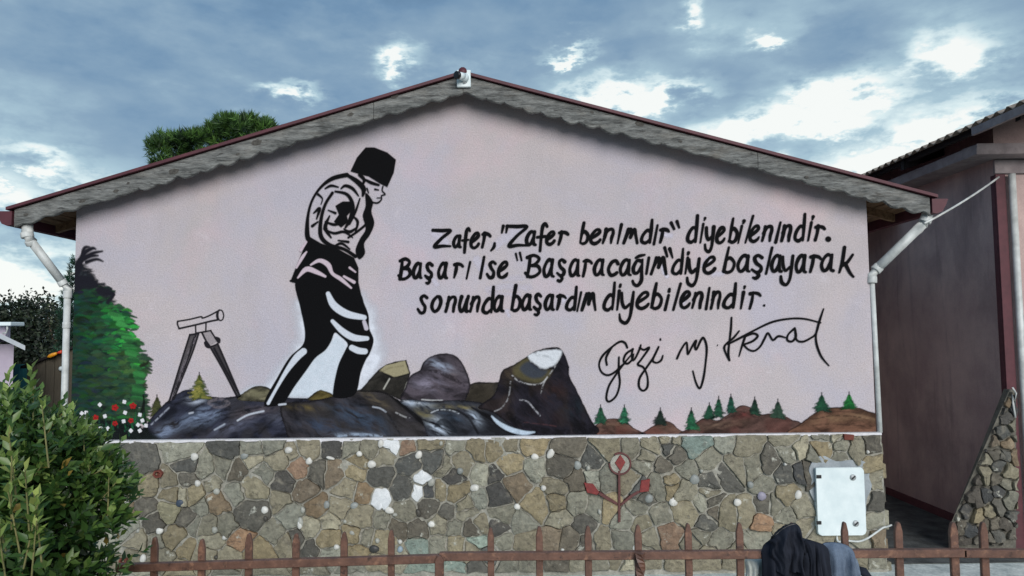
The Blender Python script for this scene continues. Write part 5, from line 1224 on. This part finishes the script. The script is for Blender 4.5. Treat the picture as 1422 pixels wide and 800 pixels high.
for k in range(8):
    xa = c1.x + (x3 - c1.x) * k / 8; xb = c1.x + (x3 - c1.x) * (k + 1) / 8 - .008
    s2 = (c2.z - c1.z) / (c2.x - c1.x)
    prism('board', [(xa, 0), (xb, 0), (xb, c1.z + s2 * (xb - c1.x)), (xa, c1.z + s2 * (xa - c1.x))], ys_, ys_ + .03, 'shed_board', sh)
box('side_wall', (c1.x, ys_ + .032, 0), (c1.x + .04, ys_ + 2.5, c1.z), 'shed_board', sh)
s2 = (c2.z - c1.z) / (c2.x - c1.x); prism('roof', [(c1.x - .06, c1.z - .06 * s2 + .004), (x3, c1.z + s2 * (x3 - c1.x) + .004), (x3, c1.z + s2 * (x3 - c1.x) + .04), (c1.x - .06, c1.z - .06 * s2 + .04)], ys_ - .06, ys_ + 2.5, 'dark_void', sh)
tl = thing('teal_screen', 'teal sheet metal screen standing between the outbuilding and the dark shed', 'screen')
a, b = P(12, 506, 12.5), P(44, 545, 12.5)
for k in range(4):
    w = (b.x - a.x) / 4; box('panel', (a.x + k * w + .004, 12.5, b.z), (a.x + (k + 1) * w - .004, 12.52, a.z), 'teal_sheet', tl)
box('dark_base', (a.x, 12.51, 0), (b.x, 12.55, b.z - .003), 'shed_board', tl)
fl = thing('orange_float', 'small orange and yellow float lying on the edge of the shed roof', 'float')
f0, f1, f2 = P(66, 497, ys_ - .1), P(79, 491.5, ys_ - .1), P(86, 489.5, ys_ - .1)
for p_ in (f0, f1, f2): p_.z += .01
bm = bmesh.new(); add_tube(bm, [f0, f0.lerp(f1, .25), f0.lerp(f1, .6), f1], [.012, .026, .028, .016], 10); bmobj('body', bm, 'orange_plastic', fl, True)
bm = bmesh.new(); add_tube(bm, [f1, f1.lerp(f2, .5), f2], [.012, .02, .026], 10); bmobj('tail', bm, 'red_plastic', fl, True)
bm = bmesh.new(); bmesh.ops.create_uvsphere(bm, u_segments=14, v_segments=8, radius=.034); p_ = P(85, 512, ys_ - .035); bmesh.ops.translate(bm, verts=bm.verts, vec=p_)
tag(bmobj('round_lamp', bm, 'white_box', None, True), 'small round white lamp on the dark shed wall beside the downpipe', 'lamp')
# white plastic chair seen over the shrub
ch = thing('plastic_chair', 'white plastic chair standing in the yard behind the shrub', 'chair')
yc_ = 8.6; c_ = P(50, 580, yc_); xc = c_.x + .05; tz = c_.z + .02
bm = bmesh.new()
for k in range(5): add_box(bm, (xc - .16 + k * .07, yc_, .45), (xc - .125 + k * .07, yc_ + .02, tz - .06), .004)
add_box(bm, (xc - .2, yc_ - .004, tz - .07), (xc + .2, yc_ + .024, tz), .015); bmobj('backrest', bm, 'white_box', ch)
box('seat', (xc - .21, yc_ - .42, .41), (xc + .21, yc_ + .0, .44), 'white_box', ch, .012)
for sx in (-.19, .19):
    for sy in (-.38, -.02): tube('leg', [(xc + sx, yc_ + sy, .41), (xc + sx * 1.15, yc_ + sy * 1.05, .0)], .018, 'white_box', ch, 8)
    tube('armrest', [(xc + sx * 1.1, yc_, .66), (xc + sx * 1.15, yc_ - .36, .66), (xc + sx * 1.1, yc_ - .38, .43)], .018, 'white_box', ch, 8)

# ================================================================ FOLIAGE
def leafmesh(name, Ps, Ds, Ns, Ls, Ws, cols, m, parent):
    """many folded leaf blades in one mesh: base point, direction, normal, length, width, colour"""
    n = len(Ps); D = Ds / np.linalg.norm(Ds, axis=1, keepdims=True); S_ = np.cross(D, Ns); S_ /= np.linalg.norm(S_, axis=1, keepdims=True) + 1e-9; Nn = np.cross(S_, D)
    L = Ls[:, None]; W = Ws[:, None]
    v = np.stack([Ps, Ps + D * L * .45 + S_ * W * .5 + Nn * W * .12, Ps + D * L - Nn * L * .08, Ps + D * L * .45 - S_ * W * .5 + Nn * W * .12, Ps + D * L * .5 - Nn * W * .06], 1)
    me = bpy.data.meshes.new(name); me.vertices.add(5 * n); me.loops.add(12 * n); me.polygons.add(4 * n)
    me.vertices.foreach_set('co', v.astype(np.float32).ravel())
    b = (np.arange(n) * 5)[:, None]; tri = np.array([0, 1, 4, 1, 2, 4, 2, 3, 4, 3, 0, 4])[None, :]
    me.loops.foreach_set('vertex_index', (b + tri).astype(np.int32).ravel()); me.polygons.foreach_set('loop_start', np.arange(0, 12 * n, 3, dtype=np.int32)); me.update(calc_edges=True)
    at = me.color_attributes.new('leafcol', 'FLOAT_COLOR', 'POINT'); c = np.repeat(np.concatenate([cols, np.ones((n, 1))], 1), 5, 0)
    at.data.foreach_set('color', c.astype(np.float32).ravel())
    return kind(link(name, me, m, parent), 'stuff')
def unit(n, g): v = g.normal(size=(n, 3)); return v / np.linalg.norm(v, axis=1, keepdims=True)

# ---- big evergreen shrub, bottom left
g = np.random.default_rng(21)
bush = thing('evergreen_shrub', 'large glossy green shrub with pale yellow green shoots in the bottom left corner', 'shrub')
BC = np.array([-1.54, 2.27, .74]); BR = np.array([.31, .33, .78])
Ps = []; Ds = []; Ns = []; Ls = []; Ws = []; Cs = []; leafobj = []; shoots = []
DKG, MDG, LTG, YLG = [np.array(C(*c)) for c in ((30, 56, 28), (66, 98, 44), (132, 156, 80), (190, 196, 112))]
sb = bmesh.new()
nsh = 3300
U = unit(nsh, g)
for k in range(nsh):
    u = U[k]; lump = 1 + .10 * math.sin(u[0] * 7 + u[2] * 5) + .07 * math.sin(u[1] * 9 + u[2] * 11)
    rad = lump * g.uniform(.80, 1.0) * (1.0 if k % 3 else .72)
    base = BC + BR * u * rad
    if base[2] < .05: continue
    d = u * np.array([1., 1., .7]) + np.array([0, 0, .5]) + g.normal(size=3) * .28; d /= np.linalg.norm(d)
    ln = g.uniform(.05, .10)
    nl = int(g.integers(7, 11)); fr = g.random()
    young = g.random() < .30
    shoots.append((base, d, ln, nl, .30 + .55 * fr if not young else 1.05, rad))
lob = [(P(36, 662, 2.2), (.19, .2, .16)), (P(96, 705, 2.25), (.13, .16, .2)), (P(5, 640, 2.3), (.16, .2, .18))]
for (c_, r_) in lob:
    for u in unit(420, g):
        if u[2] < -.5: continue
        d = u * np.array([.8, .8, .6]) + np.array([0, 0, .6]) + g.normal(size=3) * .25
        shoots.append((np.array(c_) + np.array(r_) * u * g.uniform(.6, .95), d, g.uniform(.05, .09), int(g.integers(7, 11)), g.uniform(.35, 1.1), .9))
# taller sprigs along the top and pale shoots low at the left, as in the photo
for px, py, yy, ln in ((12, 552, 2.1, .14), (38, 545, 2.1, .14), (46, 552, 2.2, .14), (100, 590, 2.2, .13), (66, 600, 2.0, .14), (84, 598, 2.1, .12), (118, 612, 2.2, .10), (5, 565, 2.1, .12), (140, 640, 2.2, .1), (150, 668, 2.2, .1), (156, 710, 2.2, .07), (22, 590, 2.0, .14)):
    p = P(px, py + 34, yy); shoots.append((np.array(p), np.array([g.uniform(-.15, .25), -.1, 1.0]), ln, 13, 1.0, 1.0))
for px, py in ((30, 730), (44, 700), (20, 690), (40, 745), (12, 775), (48, 770), (25, 650), (60, 735), (8, 720)):
    p = P(px - 4, py + 30, 1.84); shoots.append((np.array(p), np.array([g.uniform(-.1, .5), -.25, .9]), .15, 13, 1.35, 1.0))
for base, d, ln, nl, yng, rad in shoots:
    d = d / np.linalg.norm(d); side = np.cross(d, [0, 0, 1.0]); side /= np.linalg.norm(side) + 1e-6; up = np.cross(side, d)
    p_end = base + d * ln
    if yng > 1.2 or (yng > .9 and g.random() < .3): add_tube(sb, [base - d * .03, (base + p_end) / 2, p_end], [.0028, .0022, .0014], 5, False)
    for i in range(nl):
        t = (i + .5) / nl; q = i * 2.4 + g.uniform(-.4, .4); rdir = side * math.cos(q) + up * math.sin(q)
        dd = d * (.35 + .9 * t) + rdir * (1.0 - .45 * t) + g.normal(size=3) * .12
        pos = base + d * ln * t; L_ = g.uniform(.032, .047) * (1.12 - .35 * t) * g.uniform(.7, 1.15) * (1.15 if yng > 1.2 else 1)
        nn = d * .6 + np.array([0, -.35, .5]) + g.normal(size=3) * .3
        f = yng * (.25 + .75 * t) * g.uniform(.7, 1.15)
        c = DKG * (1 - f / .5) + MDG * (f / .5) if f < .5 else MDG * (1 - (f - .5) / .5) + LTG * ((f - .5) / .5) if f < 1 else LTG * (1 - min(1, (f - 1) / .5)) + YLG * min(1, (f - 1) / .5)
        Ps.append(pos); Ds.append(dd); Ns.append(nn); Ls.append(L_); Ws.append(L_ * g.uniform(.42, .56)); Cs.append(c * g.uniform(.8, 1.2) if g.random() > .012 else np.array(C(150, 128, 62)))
# inner dark filling leaves
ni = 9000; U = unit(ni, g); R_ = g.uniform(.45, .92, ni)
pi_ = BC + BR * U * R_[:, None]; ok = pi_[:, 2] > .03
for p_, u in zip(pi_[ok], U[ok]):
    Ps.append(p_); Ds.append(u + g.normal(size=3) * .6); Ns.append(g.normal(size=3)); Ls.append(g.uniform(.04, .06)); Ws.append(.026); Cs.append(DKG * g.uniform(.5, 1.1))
Ps, Ds, Ns, Ls, Ws, Cs = map(np.array, (Ps, Ds, Ns, Ls, Ws, Cs))
# the 290 leaves that show largest are objects of their own
dist = np.linalg.norm(Ps - np.array([0, 0, CAMZ]), axis=1); px_, py_ = 711 + F * (Ps[:, 0] / Ps[:, 1]), 466 - F * (Ps[:, 2] - CAMZ) / Ps[:, 1]
vis = (px_ > 2) & (py_ < 796) & (Ps[:, 1] < BC[1] - .05)
score = np.where(vis, Ls / dist, 0); idx = np.argsort(-score)[:290]; sel = np.zeros(len(Ps), bool); sel[idx] = True
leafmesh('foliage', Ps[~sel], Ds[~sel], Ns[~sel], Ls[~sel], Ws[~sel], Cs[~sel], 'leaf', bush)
protos = []
pal = [DKG * 1.1, MDG, MDG * .6 + LTG * .4, LTG, LTG * .5 + YLG * .5, YLG]
for c in pal:
    o = leafmesh('leaf', np.zeros((1, 3)), np.array([[1., 0, 0]]), np.array([[0, 0, 1.]]), np.array([1.]), np.array([.42]), np.array([c]), 'leaf', None)
    protos.append(o.data); bpy.data.objects.remove(o)
for i in idx:
    c = Cs[i]; j = int(np.argmin([np.abs(c - q).sum() for q in pal]))
    o = bpy.data.objects.new('leaf', protos[j]); COL.objects.link(o); o.parent = bush
    D_ = Vector(Ds[i]).normalized(); S_ = D_.cross(Vector(Ns[i])).normalized(); N_ = S_.cross(D_); L_ = float(Ls[i])
    o.matrix_world = Matrix(((D_.x * L_, -S_.x * L_, N_.x * L_, Ps[i][0]), (D_.y * L_, -S_.y * L_, N_.y * L_, Ps[i][1]), (D_.z * L_, -S_.z * L_, N_.z * L_, Ps[i][2]), (0, 0, 0, 1)))
for k in range(9):
    q = k * .7; add_tube(sb, [(BC[0] + .03 * math.cos(q), BC[1] + .03 * math.sin(q), 0), (BC[0] + .12 * math.cos(q), BC[1] + .12 * math.sin(q), .5), (BC[0] + .24 * math.cos(q), BC[1] + .22 * math.sin(q), 1.1)], [.014, .01, .006], 6)
kind(bmobj('stem', sb, 'twig', bush, True), 'stuff')

def tree(name, label, cat, blobs, trunk, leafL, leafW, density, cd, cl, m='needle', mode='tuft', seed=1, group=None):
    """blobs: (centre, radii) ellipsoids of the crown; trunk: list of (points, radius)"""
    g = np.random.default_rng(seed); t = thing(name, label, cat, group)
    Ps = []; Ds = []; Ns = []; Ls = []; Ws = []; Cs = []
    cd, cl = np.array(cd), np.array(cl)
    for (c, r) in blobs:
        c = np.array(c); r = np.array(r); n = int(density * (r[0] * r[2] + r[0] * r[1] + r[1] * r[2]))
        U = unit(n, g)
        for u in U:
            lump = 1 + .13 * math.sin(u[0] * 6 + c[0] * 3) * math.cos(u[2] * 7 + c[2]) + .1 * math.sin(u[1] * 8 + u[0] * 5)
            p = c + r * u * lump * g.uniform(.55, 1.0) ** .5
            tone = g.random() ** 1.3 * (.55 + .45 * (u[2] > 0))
            if mode == 'tuft':
                ax = u * .6 + np.array([0, 0, .8]) + g.normal(size=3) * .3; ax /= np.linalg.norm(ax)
                k = 9
                for i in range(k):
                    d = ax * 1.0 + g.normal(size=3) * .55
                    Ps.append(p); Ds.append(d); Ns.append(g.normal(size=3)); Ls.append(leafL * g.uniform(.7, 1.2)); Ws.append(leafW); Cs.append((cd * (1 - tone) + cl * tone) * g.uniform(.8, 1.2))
            else:
                for i in range(4):
                    q = p + g.normal(size=3) * leafL * 1.2
                    Ps.append(q); Ds.append(u * .4 + g.normal(size=3)); Ns.append(u + g.normal(size=3) * .7); Ls.append(leafL * g.uniform(.7, 1.3)); Ws.append(leafW); Cs.append((cd * (1 - tone) + cl * tone) * g.uniform(.8, 1.2))
    leafmesh('crown', *map(np.array, (Ps, Ds, Ns, Ls, Ws, Cs)), m, t)
    bm = bmesh.new()
    for pts, r in trunk: add_tube(bm, pts, r, 8)
    bmobj('trunk', bm, 'bark', t, True)
    return t
YT = 16.5; w_ = YT / F
def B(px, py, rx, rz, Y=YT, ry=None): p = P(px, py, Y); return ((p.x, p.y, p.z), (rx * Y / F, (ry or rx * 1.1) * Y / F, rz * Y / F))
g = np.random.default_rng(77); bl = []
for k in range(60):
    x = 212 + 178 * (k / 60) + g.uniform(-6, 6); top = np.interp(x, [205, 222, 250, 285, 298, 325, 350, 372, 392], [206, 190, 187, 184, 170, 161, 164, 172, 178])
    y = top + g.uniform(6, 60) if k % 3 else top + g.uniform(5, 12); bl.append(B(x, y, g.uniform(9, 15), g.uniform(6, 11), YT + g.uniform(-.6, .6)))
bl += [B(300, 250, 66, 24), B(240, 250, 26, 24)]
c0 = P(310, 300, YT)
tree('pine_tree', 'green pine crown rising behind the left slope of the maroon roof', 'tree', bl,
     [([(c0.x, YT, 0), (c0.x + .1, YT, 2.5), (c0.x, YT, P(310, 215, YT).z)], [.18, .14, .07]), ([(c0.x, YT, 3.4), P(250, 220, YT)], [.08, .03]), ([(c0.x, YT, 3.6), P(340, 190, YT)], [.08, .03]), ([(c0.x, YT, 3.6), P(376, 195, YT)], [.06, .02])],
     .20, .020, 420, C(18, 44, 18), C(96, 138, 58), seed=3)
YL = 19
bl = [B(18, 450, 34, 32, YL), B(52, 446, 30, 30, YL), B(40, 480, 44, 34, YL), B(5, 480, 40, 40, YL), B(-20, 455, 34, 34, YL), B(20, 520, 60, 40, YL)]
c1_ = P(20, 500, YL)
tree('broadleaf_tree', 'dark green tree standing behind the lilac outbuilding at far left', 'tree', bl, group='trees behind the outbuilding', trunk=[([(c1_.x, YL, 0), (c1_.x, YL, 1.2), (c1_.x + .1, YL, 2.0)], [.16, .12, .05])], leafL=.11, leafW=.065, density=380, cd=C(14, 24, 15), cl=C(44, 58, 36), mode='leaf', seed=5)
YL2 = 17
bl = [B(76, 452, 17, 22, YL2), B(64, 436, 14, 14, YL2), B(84, 474, 16, 20, YL2), B(95, 456, 12, 16, YL2), B(80, 500, 20, 20, YL2)]
c2_ = P(78, 500, YL2)
tree('broadleaf_tree', 'airy olive green tree with sky showing through, just left of the downpipe', 'tree', bl, group='trees behind the outbuilding', trunk=[([(c2_.x, YL2, 0), (c2_.x, YL2, 1.2), P(78, 470, YL2)], [.09, .07, .03]), ([P(78, 490, YL2), P(66, 440, YL2)], [.03, .01]), ([P(78, 490, YL2), P(88, 455, YL2)], [.03, .01])], leafL=.09, leafW=.05, density=240, cd=C(20, 32, 20), cl=C(66, 78, 50), mode='leaf', seed=6)
YC = 15.5
cc = P(106, 372, YC)
bl = [((cc.x, YC, z), (r, r, .5)) for z, r in ((3.15, .17), (2.8, .24), (2.4, .3), (2.0, .33), (1.6, .35), (1.1, .36), (.7, .34))]
tree('cypress_tree', 'narrow dark conifer peeping out beside the top left corner of the mural', 'tree', bl, [([(cc.x, YC, 0), (cc.x, YC, 3.3)], [.07, .02])], .1, .014, 700, C(16, 40, 28), C(40, 84, 60), seed=8)

# ---------------------------------------------------------------- put every Empty at the base of its thing
bpy.context.view_layer.update()
for o in list(COL.objects):
    if o.type == 'EMPTY':
        lo = Vector((1e9,) * 3); hi = Vector((-1e9,) * 3)
        for c in o.children:
            if c.type != 'MESH' or not len(c.data.vertices): continue
            for k in c.bound_box:
                w = c.matrix_world @ Vector(k)
                lo = Vector(map(min, lo, w)); hi = Vector(map(max, hi, w))
        o.location = ((lo.x + hi.x) / 2, (lo.y + hi.y) / 2, lo.z)
        inv = Matrix.Translation(-o.location)
        for c in o.children: c.matrix_parent_inverse = inv
